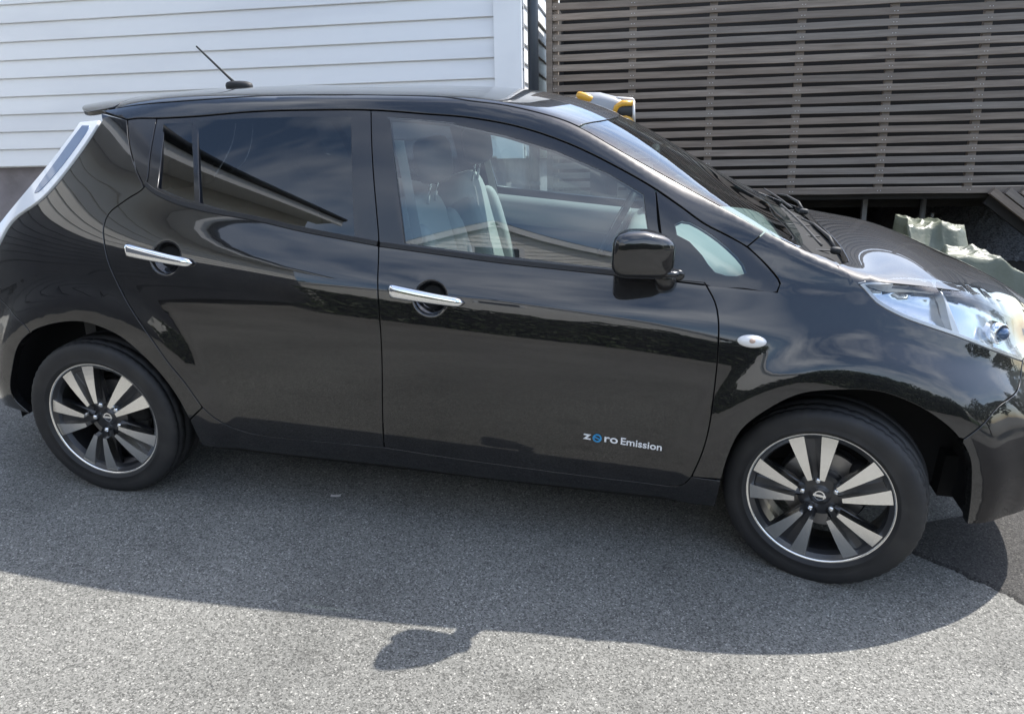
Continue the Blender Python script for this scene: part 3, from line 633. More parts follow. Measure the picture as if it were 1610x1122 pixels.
# aerial
an = obj('aerial', *superm((-1.115,0,1.553), (.062,.030,.022), .7, .8, 24, 10), M_plastic, car, smooth=True)
obj('aerial_rod', *tubem([(-1.13,0,1.562),(-1.165,0,1.592),(-1.300,0,1.712)], [.0075,.0055,.004], 10), M_plastic, an, smooth=True)

# ---------------------------------------------------------------- wheels
def tyre_mesh():
    Rr, Ro, hw = .234, .3255, .104; V, F = [], []; nseg = 180
    prof = [(Rr,-.088),(Rr+.004,-.095),(.247,-.1005),(.2485,-.1025),(.2515,-.1030),(.253,-.1018),(.272,-.106),(.292,-.105),(.305,-.1015),(.313,-.096),(.3195,-.088),(.3225,-.078),(.3165,-.0765),(.3165,-.0705),(.3240,-.069),(.3250,-.040),(.3185,-.038),(.3185,-.030),(.3255,-.028),(.3255,.028),(.3185,.030),(.3185,.038),(.3250,.040),(.3225,.078),(.313,.096),(.292,.105),(.25,.1),(Rr,.088)]
    shoulder = {5,6,7,8}; blocks = {11,12,15,16,19}
    for k in range(nseg):
        t = 2*math.pi*k/nseg; g = (k % 3 == 0)
        for i, (r, h) in enumerate(prof):
            rr = r
            if g and i in (10, 11): rr -= .003
            if g and i == 9: rr -= .0015
            if (k+1) % 6 == 0 and i in (14, 15): rr -= .005
            V.append((rr*math.cos(t), h, rr*math.sin(t)))
    m = len(prof)
    for k in range(nseg):
        for i in range(m-1): F.append((k*m+i, k*m+i+1, ((k+1)%nseg)*m+i+1, ((k+1)%nseg)*m+i))
    return V, F
def rim_meshes(a0):
    """alloy with five pairs of blades; y axis is the axle, -y outside"""
    barrel = lathem([(.226,-.086),(.2365,-.0915),(.2385,-.0895),(.2370,-.084),(.222,-.072),(.212,-.040),(.210,.03),(.216,.09),(.219,.09),(.213,.03),(.206,-.06),(.214,-.078)], 96, close=True)
    lip = lathem([(.2300,-.0880),(.2306,-.0898),(.2362,-.0922),(.2375,-.0917)], 96)
    faces, webs = [], []
    def blade(am, w0, w1, r0_, r1_, y0, y1, thick):
        V, F = [], []; n = 8
        for i in range(n+1):
            u = i/n; r = r0_+(r1_-r0_)*u; w = (w0+(w1-w0)*u); y = y0+(y1-y0)*u-.005*math.sin(math.pi*u)
            for (s, d) in ((-1,0),(1,0),(1,thick),(-1,thick)):
                ang = am+s*w/2/r*(1 if d == 0 else 1.05); V.append((r*math.cos(ang), y+d, r*math.sin(ang)))
        for i in range(n):
            for j in range(4): F.append((i*4+j, i*4+(j+1)%4, (i+1)*4+(j+1)%4, (i+1)*4+j))
        F += [(0,1,2,3)[::-1], (n*4,n*4+1,n*4+2,n*4+3)]
        return V, F
    bl, wb_ = [], []
    for k in range(5):
        am = a0+2*math.pi*k/5
        for s in (-1, 1):
            # blades splay outwards from beside each nut
            V, F = [], []; n = 8
            for i in range(n+1):
                u = i/n; r = .076+(.2285-.076)*u; aoff = s*(math.radians(15.5)*1.0 if True else 0); wdt = .015+.036*u
                ce = s*(.019+(.0535-.019)*u); y = -.1015+.0165*u-.0035*math.sin(math.pi*u)
                for (q_, d) in ((-.5,0),(.5,0),(.58,.030),(-.58,.030)):
                    off_ = ce+q_*wdt; rr = math.sqrt(max(r*r-off_*off_, 1e-6)); V.append((rr*math.cos(am)-off_*math.sin(am), y+d, rr*math.sin(am)+off_*math.cos(am)))
            for i in range(n):
                for j in range(4): F.append((i*4+j, i*4+(j+1)%4, (i+1)*4+(j+1)%4, (i+1)*4+j))
            F += [(3,2,1,0), (n*4,n*4+1,n*4+2,n*4+3)]
            bl.append((V, F))
        # recessed web inside each pair and the dark flanks
        V, F = [], []; n = 8
        for i in range(n+1):
            u = i/n; r = .058+(.227-.058)*u; hw = .020+(.076-.020)*u; y = -.066-.010*u
            for q_, d in ((-1.05,.010),(-.62,.0),(-.0,.010),(.62,.0),(1.05,.010),(1.0,.034),(-1.0,.034)):
                off_ = q_*hw; rr = math.sqrt(max(r*r-off_*off_, 1e-6)); V.append((rr*math.cos(am)-off_*math.sin(am), y+d, rr*math.sin(am)+off_*math.cos(am)))
        for i in range(n):
            for j in range(7): F.append((i*7+j, i*7+(j+1)%7, (i+1)*7+(j+1)%7, (i+1)*7+j))
        F += [tuple(range(7))[::-1], tuple(range(n*7, n*7+7))]
        wb_.append((V, F))
    hub = lathem([(.0,-.058),(.030,-.058),(.036,-.054),(.062,-.050),(.076,-.046),(.080,-.030),(.080,.02)], 60)
    return merge(barrel, hub, *wb_), lip, bl
ty_v, ty_f = tyre_mesh()
def wheel(cx, sg, steer, a0):
    body, lip, blades = rim_meshes(a0)
    w = obj('wheel', *body, M_alloy, car, smooth=False); w.location = (cx, sg*.773, .3125)
    w.rotation_euler = (0, 0, steer if sg < 0 else math.pi+steer)
    for p in w.data.polygons: p.use_smooth = False
    obj('tyre', ty_v, ty_f, M_rub, w, smooth=True)
    obj('rim_lip', *lip, M_mach, w, smooth=True)
    for b in blades: obj('spoke', *b, M_mach, w)
    for k in range(5):
        a = a0+2*math.pi*k/5; v = superm((.0565*math.cos(a), -.060, .0565*math.sin(a)), (.0105,.013,.0105), .7, .9, 12, 6); obj('wheel_nut', *v, M_chrome, w, smooth=True)
        vv = lathem([(.0115,-.0515),(.0145,-.0535),(.0165,-.050)], 18); oo = obj('nut_seat', *vv, M_alloy, w, smooth=True); oo.location = (.0565*math.cos(a), 0, .0565*math.sin(a))
    cp_ = obj('centre_cap', *lathem([(0,-.0625),(.026,-.0615),(.029,-.058)], 36), M_alloy, w, smooth=True)
    # roundel with a cross bar
    rg_ = merge(lathem([(.0135,-.0625),(.0140,-.0645),(.0180,-.0640),(.0185,-.0615)], 32), boxm(-.0205,.0205,-.0650,-.0622,-.0042,.0042))
    obj('cap_emblem', *rg_, M_chrome, w)
    obj('brake_disc', *lathem([(.06,-.005),(.138,-.005),(.140,.0),(.140,.016),(.06,.016)], 60), M_disc, w, smooth=False)
    cal = superm((.118, 0.0, .055), (.045,.045,.075), .5, .5, 16, 10); obj('brake_caliper', *cal, M_disc if False else M_dark, w, smooth=True)
    obj('backing_plate', *lathem([(0,.03),(.15,.03),(.15,.04),(0,.04)], 40), M_dark, w)
    return w
wheel(-1.35, -1, 0, math.radians(112)); wheel(1.368, -1, -.30, math.radians(103))
wheel(-1.35, 1, 0, math.radians(70)); wheel(1.40, 1, -.30, math.radians(30))

# ---------------------------------------------------------------- ground
def ease(v, a, b):
    s = abs(v); r = s if s < a else (a+(b-a)*.5*(1-(1-min(1, (s-a)/(b-a)))**2)); return math.copysign(r, v)
def gz(x, y): return -.05715*ease(x, 5, 12)+.09602*ease(y, 4.5, 10)
def asphalt(name, c_lo, c_mid, c_hi, warm):
    m = bpy.data.materials.new(name); m.use_nodes = True; nt = m.node_tree; b = nt.nodes['Principled BSDF']; b.inputs['Roughness'].default_value = .88; b.inputs['Specular IOR Level'].default_value = .35
    tc = nt.nodes.new('ShaderNodeTexCoord'); L = nt.links.new
    vo = nt.nodes.new('ShaderNodeTexVoronoi'); vo.inputs['Scale'].default_value = 215; vo.feature = 'F1'; vo.inputs['Randomness'].default_value = 1
    L(tc.outputs['Object'], vo.inputs['Vector'])
    sep = nt.nodes.new('ShaderNodeSeparateColor'); L(vo.outputs['Color'], sep.inputs[0])
    r = nt.nodes.new('ShaderNodeValToRGB'); e = r.color_ramp.elements
    e[0].position = .03; e[0].color = col([c*.62 for c in c_lo]); e[1].position = .93; e[1].color = col(c_mid); x = e.new(1.0); x.color = col(c_hi); x = e.new(.45); x.color = col([(a+b_)/2*.97 for a, b_ in zip(c_lo, c_mid)])
    L(sep.outputs[0], r.inputs[0])
    # tar between the stones
    n2 = nt.nodes.new('ShaderNodeTexNoise'); n2.inputs['Scale'].default_value = 400; n2.inputs['Detail'].default_value = 3; L(tc.outputs['Object'], n2.inputs['Vector'])
    mr = nt.nodes.new('ShaderNodeMapRange'); mr.inputs[1].default_value = .32; mr.inputs[2].default_value = .66; mr.inputs[3].default_value = .70; mr.inputs[4].default_value = 1.26; L(n2.outputs[0], mr.inputs[0])
    n3 = nt.nodes.new('ShaderNodeTexNoise'); n3.inputs['Scale'].default_value = .9; n3.inputs['Detail'].default_value = 6; L(tc.outputs['Object'], n3.inputs['Vector'])
    mr3 = nt.nodes.new('ShaderNodeMapRange'); mr3.inputs[1].default_value = .3; mr3.inputs[2].default_value = .7; mr3.inputs[3].default_value = .78; mr3.inputs[4].default_value = 1.14; L(n3.outputs[0], mr3.inputs[0])
    n4 = nt.nodes.new('ShaderNodeTexNoise'); n4.inputs['Scale'].default_value = 5.5; n4.inputs['Detail'].default_value = 5; L(tc.outputs['Object'], n4.inputs['Vector'])
    mr4 = nt.nodes.new('ShaderNodeMapRange'); mr4.inputs[1].default_value = .58; mr4.inputs[2].default_value = .74; mr4.inputs[3].default_value = 1.0; mr4.inputs[4].default_value = .80; L(n4.outputs[0], mr4.inputs[0])
    mu4 = nt.nodes.new('ShaderNodeMath'); mu4.operation = 'MULTIPLY'; L(mr3.outputs[0], mu4.inputs[0]); L(mr4.outputs[0], mu4.inputs[1])
    mu = nt.nodes.new('ShaderNodeMath'); mu.operation = 'MULTIPLY'; L(mr.outputs[0], mu.inputs[0]); L(mu4.outputs[0], mu.inputs[1])
    vm = nt.nodes.new('ShaderNodeVectorMath'); vm.operation = 'SCALE'; L(r.outputs[0], vm.inputs[0]); L(mu.outputs[0], vm.inputs['Scale'])
    L(vm.outputs[0], b.inputs['Base Color'])
    bp = nt.nodes.new('ShaderNodeBump'); bp.inputs['Strength'].default_value = .4; bp.inputs['Distance'].default_value = .003
    ad = nt.nodes.new('ShaderNodeMath'); ad.operation = 'ADD'; L(n2.outputs[0], ad.inputs[0]); L(sep.outputs[1], ad.inputs[1]); L(ad.outputs[0], bp.inputs['Height']); L(bp.outputs[0], b.inputs['Normal'])
    return m
M_asph = asphalt('worn_asphalt', (.125,.124,.114), (.235,.232,.213), (.42,.41,.375), 0)
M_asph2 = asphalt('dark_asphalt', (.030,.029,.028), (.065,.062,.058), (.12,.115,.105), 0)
def gridm(xs, ys, f):
    V = [(x, y, f(x, y)) for y in ys for x in xs]; n = len(xs)
    return V, [(j*n+i, j*n+i+1, (j+1)*n+i+1, (j+1)*n+i) for j in range(len(ys)-1) for i in range(n-1)]
ax = sorted(set([round(v, 2) for v in list(np.linspace(-14, 14, 57))+[-600,-250,-100,-50,-30,-20,20,30,50,100,250,600]]))
g = obj('ground', *gridm(ax, ax, gz), M_asph, smooth=True); tag(g, None, None, kind='structure')
# newer, darker strip of asphalt ahead of the front wheel
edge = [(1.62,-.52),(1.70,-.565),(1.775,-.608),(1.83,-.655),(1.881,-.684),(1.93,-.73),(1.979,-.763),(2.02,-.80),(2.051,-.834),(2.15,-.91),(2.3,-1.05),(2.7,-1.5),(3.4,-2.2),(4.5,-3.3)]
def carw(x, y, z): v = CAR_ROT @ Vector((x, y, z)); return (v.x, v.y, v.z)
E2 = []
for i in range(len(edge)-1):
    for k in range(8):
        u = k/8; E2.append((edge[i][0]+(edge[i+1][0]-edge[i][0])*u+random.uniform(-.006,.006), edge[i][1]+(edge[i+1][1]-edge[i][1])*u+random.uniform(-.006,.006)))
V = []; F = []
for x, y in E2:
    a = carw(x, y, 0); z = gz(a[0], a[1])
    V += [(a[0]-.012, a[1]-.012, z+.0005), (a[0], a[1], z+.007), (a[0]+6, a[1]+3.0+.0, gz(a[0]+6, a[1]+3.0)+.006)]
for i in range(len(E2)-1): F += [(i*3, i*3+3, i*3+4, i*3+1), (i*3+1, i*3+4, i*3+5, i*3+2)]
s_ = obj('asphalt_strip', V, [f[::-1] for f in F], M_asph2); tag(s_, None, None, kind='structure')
lf = gridm(np.linspace(-.02,.02,5), np.linspace(-.009,.009,3), lambda x, y: .004+6*x*x+random.uniform(0,.001)); a = carw(-.456,-.718,0)
lt = obj('dry_leaf', *lf, mat('pale_leaf', (.62,.60,.56), .7), smooth=True, loc=(a[0], a[1], gz(a[0], a[1])+.001)); lt.rotation_euler = (math.radians(5), math.radians(3), .3); tag(lt, 'tiny pale leaf lying on the shaded asphalt below the doors', 'leaf')

# ---------------------------------------------------------------- white house with lapped boards
M_siding = mat('white_board_paint', (.74,.75,.76), .45, noise=(2.2, (.66,.67,.69), .45, .75, (.3,1,2)), bump=(14, .10, .004, (.08,1,3)))
M_wtrim = mat('white_trim_paint', (.80,.81,.82), .4, noise=(3, (.74,.75,.76), .5, .8))
M_conc = mat('foundation_render', (.24,.22,.23), .9, noise=(4, (.16,.145,.15), .4, .7), bump=(40, .5, .006))
M_roof = mat('dark_roof_tile', (.035,.034,.034), .75, noise=(6, (.06,.058,.055), .4, .7))
M_pipe = mat('dark_downpipe', (.035,.042,.052), .35, .3)
WY = 2.6
house = empty('white_house', 'white house with lapped horizontal boards behind the back of the car', 'house', (-3, WY+2, gz(-3, WY)))
hl = Vector(house.location)
def put(o): o.location = Vector(o.location)-hl; return o
put(obj('wall', *boxm(-9,-.30,WY+.03,WY+5.5,1.30,4.25), M_wtrim, house))
put(obj('foundation', *boxm(-9,-.36,WY+.06,WY+5.4,-.4,1.298), M_conc, house))
pitch = .1432
def lap(x0, x1, y, z0, h, t=.025, rev=False):
    # wedge board: thick foot, thin head, small rounded drip edge
    pr = [(y+.03, z0+.002), (y-t+.003, z0), (y-t, z0+.004), (y-.004, z0+h+.012), (y+.03, z0+h+.012)]
    V = [(x, a, b) for x in (x0, x1) for a, b in pr]; n = len(pr)
    return V, [(i, (i+1)%n, n+(i+1)%n, n+i) for i in range(n)] + [tuple(range(n))[::-1], tuple(range(n, 2*n))]
for i in range(20):
    z0 = 1.308+i*pitch; dz = random.uniform(-.0015,.0015)
    put(obj('siding_board', *lap(-9, -.415, WY, z0+dz, pitch), M_siding, house))
    # boards of the gable end face the drive on the far side of the corner
    v, f = lap(WY+.10, WY+5.4, 0, z0+dz, pitch); v = [(-.27-b_, a, c) for a, b_, c in v]; put(obj('siding_board', v, [q_[::-1] for q_ in f], M_siding, house))
put(obj('corner_board', *boxm(-.412,-.205,WY-.045,WY-.004,1.29,4.2,.004), M_wtrim, house))
put(obj('corner_board', *boxm(-.246,-.207,WY-.003,WY+.10,1.29,4.2,.003), M_wtrim, house))
for i in range(20):
    z0 = 1.345+i*pitch; put(obj('nail_head', *superm((-.2055, WY+.045, z0+.02), (.003,.014,.012), .8, .8, 10, 6), M_pipe, house))
rf_ = [(-9.3,WY-.45,4.12),(.15,WY-.45,4.12),(.15,WY+2.9,6.1),(-9.3,WY+2.9,6.1),(-9.3,WY+6.2,4.12),(.15,WY+6.2,4.12)]
V = rf_+[(a, b, c+.14) for a, b, c in rf_]; F = [(0,3,2,1),(3,4,5,2),(6,7,8,9),(9,8,11,10),(0,1,7,6),(4,10,11,5),(1,2,8,7),(2,5,11,8),(0,6,9,3),(3,9,10,4)]
put(obj('roof', V, F, M_roof, house))
put(obj('gable', [(-8.9,WY+.1,4.2),(-8.9,WY+2.9,6.1),(-8.9,WY+5.4,4.3),(-.32,WY+.1,4.2),(-.32,WY+2.9,6.05),(-.32,WY+5.4,4.3)], [(0,1,2),(5,4,3)], M_siding, house))
put(obj('fascia', *boxm(-9.3,.15,WY-.475,WY-.452,4.0,4.24), M_wtrim, house))
dp = obj('downpipe', *tubem([(-.138,WY+.085,.42),(-.138,WY+.085,4.1)], .041, 20), M_pipe, smooth=True); tag(dp, 'dark round downpipe at the corner of the white house', 'downpipe')
for z in (1.1, 2.9): obj('pipe_clip', *lathem([(.0415,-.015),(.046,-.015),(.046,.015),(.0415,.015)], 24, 'z', True), M_pipe, dp, loc=(-.138,WY+.085,z))
obj('pipe_bracket', *boxm(-.22,-.15,WY+.08,WY+.09,2.89,2.91), M_pipe, dp)

# ---------------------------------------------------------------- deck screen of dark slats
def slat_mat(name, c, c2):
    return mat(name, c, .72, noise=(6, c2, .30, .74, (.5,1,9)), bump=(30, .5, .004, (.15,1,6)))
M_slats = [slat_mat('stained_slat_%s' % n_, c, c2) for n_, c, c2 in (('brown', (.235,.192,.155), (.135,.108,.086)), ('grey', (.225,.198,.172), (.150,.128,.109)), ('worn', (.275,.232,.192), (.150,.120,.096)), ('dull', (.195,.163,.136), (.130,.107,.088)))]
FY = 3.6
deck = empty('deck_screen', 'tall screen of dark brown horizontal slats on the raised deck', 'screen', (1.8, FY, .95))
dl = Vector(deck.location)
def putd(o): o.location = Vector(o.location)-dl; return o
sp_ = .0820
for i in range(21):
    z0 = .948+i*sp_; bow = random.uniform(-.002,.002); n = 14; V = []; h = .0525+random.uniform(-.001,.001); t = random.uniform(-.002,.002)
    xs = np.linspace(-.10, 4.35, n)
    for x in xs:
        dz = bow*math.sin(x*1.3+i)+.0018*math.sin(x*5+i*2.1)
        for a, b in ((.022,0),(.0,0.001),(-.0,.003),(-.0,h-.003),(.002,h),(.022,h)): V.append((x, FY-.0+a-.022+t, z0+b+dz))
    F = [(k*6+j, k*6+(j+1)%6, (k+1)*6+(j+1)%6, (k+1)*6+j) for k in range(n-1) for j in range(6)]+[tuple(range(6))[::-1], tuple(range((n-1)*6, n*6))]
    putd(obj('slat', V, [f[::-1] for f in F], random.choice(M_slats), deck))
for k, x in enumerate((-.085,.579,1.239,1.942,2.644,3.336,4.05)):
    putd(obj('batten', *boxm(x-.03,x+.03,FY+.002,FY+.05,.95,2.63,.004), M_slats[3], deck))
putd(obj('end_post', *boxm(-.155,-.103,FY-.03,FY+.06,.93,2.66,.004), M_slats[3], deck))
M_shed = mat('shade_black_boards', (.014,.013,.012), .85, noise=(3, (.010,.009,.008), .4, .7, (.3,1,3)))  # near-black, shade around the deck is put into this colour
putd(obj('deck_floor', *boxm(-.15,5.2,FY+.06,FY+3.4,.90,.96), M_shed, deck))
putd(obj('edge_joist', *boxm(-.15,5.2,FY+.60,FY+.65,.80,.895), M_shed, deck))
putd(obj('gap_backdrop', *boxm(-.14,5.2,FY+.85,FY+.95,.97,2.90), M_shed, deck))  # added dark backdrop, keeps the gaps between slats black
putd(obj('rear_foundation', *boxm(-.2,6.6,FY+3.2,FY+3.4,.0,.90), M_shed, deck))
putd(obj('side_blocker', *boxm(-.14,-.10,FY+.065,FY+.84,.97,2.60), M_shed, deck))  # added blocker, stops light leaking in past the screen's end
M_steel = mat('grey_post', (.22,.225,.23), .55, .2)
pst = obj('deck_post', *boxm(2.66,2.70,4.10,4.15,gz(2.7,4.1)-.05,.899), M_steel); tag(pst, 'thin dark post under the deck just above the bonnet', 'post', )
pst = obj('deck_post', *tubem([(3.185,4.15,gz(3.2,4.1)-.05),(3.185,4.15,.899)], .026, 14), M_steel, smooth=True); tag(pst, 'pale grey metal post under the deck beside the tube footing', 'post')
pf = empty('post_footing', 'grey tube footing with a thin rod under the deck', 'post footing', (3.285,4.2,gz(3.28,4.2))); 
obj('footing_tube', *tubem([(0,0,-.05),(0,0,.48)], .052, 24), mat('footing_plastic', (.26,.29,.30), .5), pf, smooth=True)
obj('footing_collar', *lathem([(.053,.455),(.059,.455),(.059,.483),(.0,.483)], 24, 'z'), mat('footing_collar', (.22,.25,.26), .5), pf, smooth=True)
obj('threaded_rod', *tubem([(0,0,.48),(0,0,.53)], .015, 10), M_steel, pf, smooth=True)
# stair stringers run down from the deck at the right
st = empty('deck_stair', 'dark wooden stair coming down from the deck at the right', 'stair', (3.9, FY, .6))
for k in range(4):
    v, f = boxm(0,2.2,-.045,.0,0,.060,.003); o = obj('stair_slat', v, f, M_slats[k], st); o.rotation_euler = (0, math.radians(37.5), 0); o.location = (-.42+.115*k, .0-.03, .34)
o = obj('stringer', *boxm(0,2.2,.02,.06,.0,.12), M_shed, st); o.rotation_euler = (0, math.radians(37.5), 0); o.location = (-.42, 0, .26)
# dark sheet added to blacken the ground under the deck
so = obj('dark_ground', *gridm(np.linspace(.2,7.0,20), np.linspace(3.05,6.75,12), lambda x, y: gz(x, y)+.02), mat('dark_sheet', (.022,.020,.018), .95, bump=(60, .8, .02))); tag(so, None, None, kind='structure')
# gravel bank under the deck
M_grav = mat('grey_gravel', (.20,.21,.23), .9, noise=(60, (.07,.075,.085), .42, .62), bump=(90, 1.0, .02))
gv = gridm(np.linspace(3.2,6.5,90), np.linspace(4.75,6.6,50), lambda x, y: gz(x, y)+.02+max(0, min(.62,(y-4.75)*.62))*min(1,max(0,(x-3.2)*1.2))+random.uniform(0,.016))
gr = obj('gravel', *gv, M_grav); tag(gr, 'grey gravel bank in the shade under the deck', 'gravel', kind='stuff')

# ---------------------------------------------------------------- tarpaulin over a pile beyond the bonnet
M_tarp = mat('silver_green_tarp', (.115,.128,.092), .42, noise=(7, (.085,.096,.066), .4, .7), bump=(48, .5, .006), rvar=(9,.32,.55))
def tarp(name, x0, x1, y0, y1, htop, label, seed, ramp=.42):
    R = np.random.default_rng(seed); ph = R.uniform(0, 6.28, 12); V = []; nx, ny = 84, 70
    for j in range(ny):
        v = j/(ny-1)
        for i in range(nx):
            u = i/(nx-1); x = x0+(x1-x0)*u; y = y0+(y1-y0)*v; zg = gz(x, y)
            e = min(u, 1-u)*(x1-x0); ef = min(1, (e/(.045 if ramp > .3 else .14)))**.7; d = v*(y1-y0); db = (1-v)*(y1-y0); df = min(1, d/ramp)**.9*min(1, db/.15)**.7
            h = htop(u)*ef*df
            f1 = 1-abs(math.sin(7.5*(u+.10*math.sin(5*v+ph[0]))+2.2*v+ph[1])); f2 = 1-abs(math.sin(4.3*(v+.12*math.sin(7*u+ph[2]))*1.6+3.1*u+ph[3])); f3 = 1-abs(math.sin(17*(u-.4*v)+1.5*math.sin(6*v)+ph[4]))
            wr = .020*f1**3+.018*f2**3+.009*f3**2+.006*math.sin(5*u+4*v+ph[5])
            V.append((x+.015*math.sin(18*v+ph[5])*ef, y+.02*math.sin(13*u+ph[6]), zg+.006+max(0, h+wr*(.3+ef*df))))
    F = [(j*nx+i, j*nx+i+1, (j+1)*nx+i+1, (j+1)*nx+i) for j in range(ny-1) for i in range(nx-1)]
    o = obj(name, V, F, M_tarp, smooth=True); tag(o, label, 'tarpaulin'); return o
tarp('tarpaulin', 2.50, 3.06, 1.97, 2.85, lambda u: .695-.03*u-1.6*max(0,u-.76), 'crumpled grey green tarpaulin over the taller pile beyond the bonnet', 3)
tarp('tarpaulin', 2.42, 3.42, 1.45, 1.95, lambda u: .645-.62*max(0,u-.40)+.010*math.sin(9*u), 'sunlit tarpaulin over the low pile in front of the taller one', 5, .16)

# ---------------------------------------------------------------- grey and yellow machine behind the car
M_mg = mat('grey_machine_plastic', (.30,.31,.325), .38, coat=.3, coat_rough=.2, noise=(8, (.26,.27,.285), .4, .7)); M_my = mat('yellow_machine_plastic', (.68,.36,.035), .35, coat=.3); M_mk = mat('black_machine_plastic', (.02,.02,.02), .5)
mc = empty('garden_machine', 'grey and yellow wheeled machine standing just behind the car roof', 'machine', (.46, 1.95, gz(.46, 1.95)))
bz = -gz(.46,1.95)
def loftm(secs, n=24, e=.55):
    V, F = [], []
    for (x, zc, hy, hz) in secs:
        for i in range(n):
            a = 2*math.pi*i/n; c, s = math.cos(a), math.sin(a); V.append((x, hy*math.copysign(abs(c)**e, c), zc+hz*math.copysign(abs(s)**e, s)))
    for j in range(len(secs)-1):
        for i in range(n): F.append((j*n+i, j*n+(i+1)%n, (j+1)*n+(i+1)%n, (j+1)*n+i))
    return V, F+[tuple(range(n))[::-1], tuple(range((len(secs)-1)*n, len(secs)*n))]
obj('housing', *loftm([(-.235,bz+1.57,.10,.04),(-.21,bz+1.575,.15,.09),(-.14,bz+1.585,.17,.115),(-.04,bz+1.585,.18,.11),(.05,bz+1.57,.18,.10),(.12,bz+1.565,.175,.085),(.135,bz+1.56,.16,.07)]), M_mg, mc, smooth=True)
obj('cover', *loftm([(.02,bz+1.648,.12,.012),(.08,bz+1.645,.15,.018),(.17,bz+1.636,.15,.018),(.183,bz+1.632,.14,.012)]), mat('pale_machine_plastic', (.45,.45,.45), .4), mc, smooth=True)
obj('front_badge', *rotm(superm((-.135, -.148, bz+1.662), (.058,.045,.026), .7, .8, 20, 10), .35, 'Y', (-.135,-.15,bz+1.66)), M_my, mc, smooth=True)
hd_ = [(.06,-.17,bz+1.545),(.075,-.18,bz+1.59),(.105,-.185,bz+1.612),(.175,-.185,bz+1.612)]
obj('grip_frame', *tubem(hd_, [.020,.022,.020,.017], 12), M_my, mc, smooth=True)
obj('grip_post', *tubem([(.178,-.185,bz+1.625),(.186,-.185,bz+1.46)], .010, 10), mat('pale_metal', (.55,.54,.52), .4, .6), mc, smooth=True)
obj('grip_lower', *tubem([(.08,-.175,bz+1.55),(.135,-.18,bz+1.53),(.18,-.185,bz+1.49)], .017, 10), M_my, mc, smooth=True)
obj('dark_recess', *superm((.125,-.15,bz+1.565), (.055,.05,.035), .4, .4, 16, 8), M_mk, mc, smooth=True)
obj('column', *boxm(-.10,.08,-.09,.09,.12,bz+1.52,.02), M_mk, mc)
obj('deck', *superm((0,0,.20), (.26,.22,.10), .4, .4, 28, 12), M_my, mc, smooth=True)
for wx in (-.18, .18):
    for wy in (-.23, .23):
        w_ = obj('wheel', *lathem([(.0,-.03),(.06,-.03),(.095,-.025),(.10,0),(.095,.025),(.06,.03),(0,.03)], 28), M_mk, mc, smooth=True); w_.location = (wx, wy, gz(.46+wx,1.95+wy)-gz(.46,1.95)+.10)

# ---------------------------------------------------------------- what stands behind the viewer and shows in paint and glass
M_cream = mat('cream_board_paint', (.84,.825,.78), .5, noise=(2, (.79,.77,.72), .4, .7))
def gable_house(name, label, cx, y, half, zb, ze, za, depth, board=.19, window=True):
    h = empty(name, label, 'house', (cx, y, zb)); R = lambda o: o
    V = [(-half,0,0),(half,0,0),(half,0,ze-zb),(0,0,za-zb),(-half,0,ze-zb)]; V = V+[(a,-depth,c) for a,b,c in V]
    obj('wall', V, [(4,3,2,1,0),(5,6,7,8,9),(0,1,6,5),(1,2,7,6),(4,0,5,9)], M_cream, h)
    n = int((za-zb)/board)
    for i in range(n):
        z0 = i*board; z1 = z0+board; wd = half if z1 < ze-zb else half*(1-(z1-(ze-zb))/(za-ze))
        if wd < .15: break
        segs = [(-wd, wd)] if not (window and za-zb-2.0 < z1 and z0 < za-zb-1.1) else [(-wd,-.52),(.52,wd)]
        for a, b in segs:
            if b-a < .1: continue
            v, f = lap(a, b, 0, z0, board, .024); obj('siding_board', [(x, -yy, z) for x, yy, z in v], [q_[::-1] for q_ in f], M_cream, h)
    for s in (-1, 1):
        L = math.hypot(half+.5, (za-ze)*(half+.5)/half); ang = math.atan2(za-ze, half)
        v, f = boxm(-.03, L, -depth-.3, .12, .0, .12); o = obj('roof_slope', v, f, M_roof, h); o.location = (0,0,za-zb+.03)
        o.rotation_euler = (0, ang, 0) if s > 0 else (0, -ang, math.pi) if False else (0, ang, 0)
        if s < 0: o.scale = (-1, 1, 1); o.rotation_euler = (0, -ang, 0)
        v, f = boxm(-.03, L, .121, .150, -.14, .09); o = obj('barge_board', v, f, M_wtrim, h); o.location = (0,0,za-zb+.03); o.rotation_euler = (0, ang if s > 0 else -ang, 0); o.scale = (s, 1, 1)
    if window:
        wz = za-zb-2.0; wn = obj('window', *boxm(-.42,.42,-.02,.02,wz+.08,wz+.82), mat('dark_pane', (.02,.025,.03), .05, coat=1), h)
        for b in (boxm(-.52,-.42,-.02,.05,wz,wz+.9), boxm(.42,.52,-.02,.05,wz,wz+.9), boxm(-.42,.42,-.02,.05,wz+.82,wz+.9), boxm(-.42,.42,-.02,.05,wz,wz+.08)): obj('window_frame', *b, M_wtrim, wn)
    return h
gable_house('cream_house', 'cream boarded gable house across the drive seen in the car glass', -1.9, -13.0, 4.6, gz(-1.9,-13), 2.6, 5.85, 8)
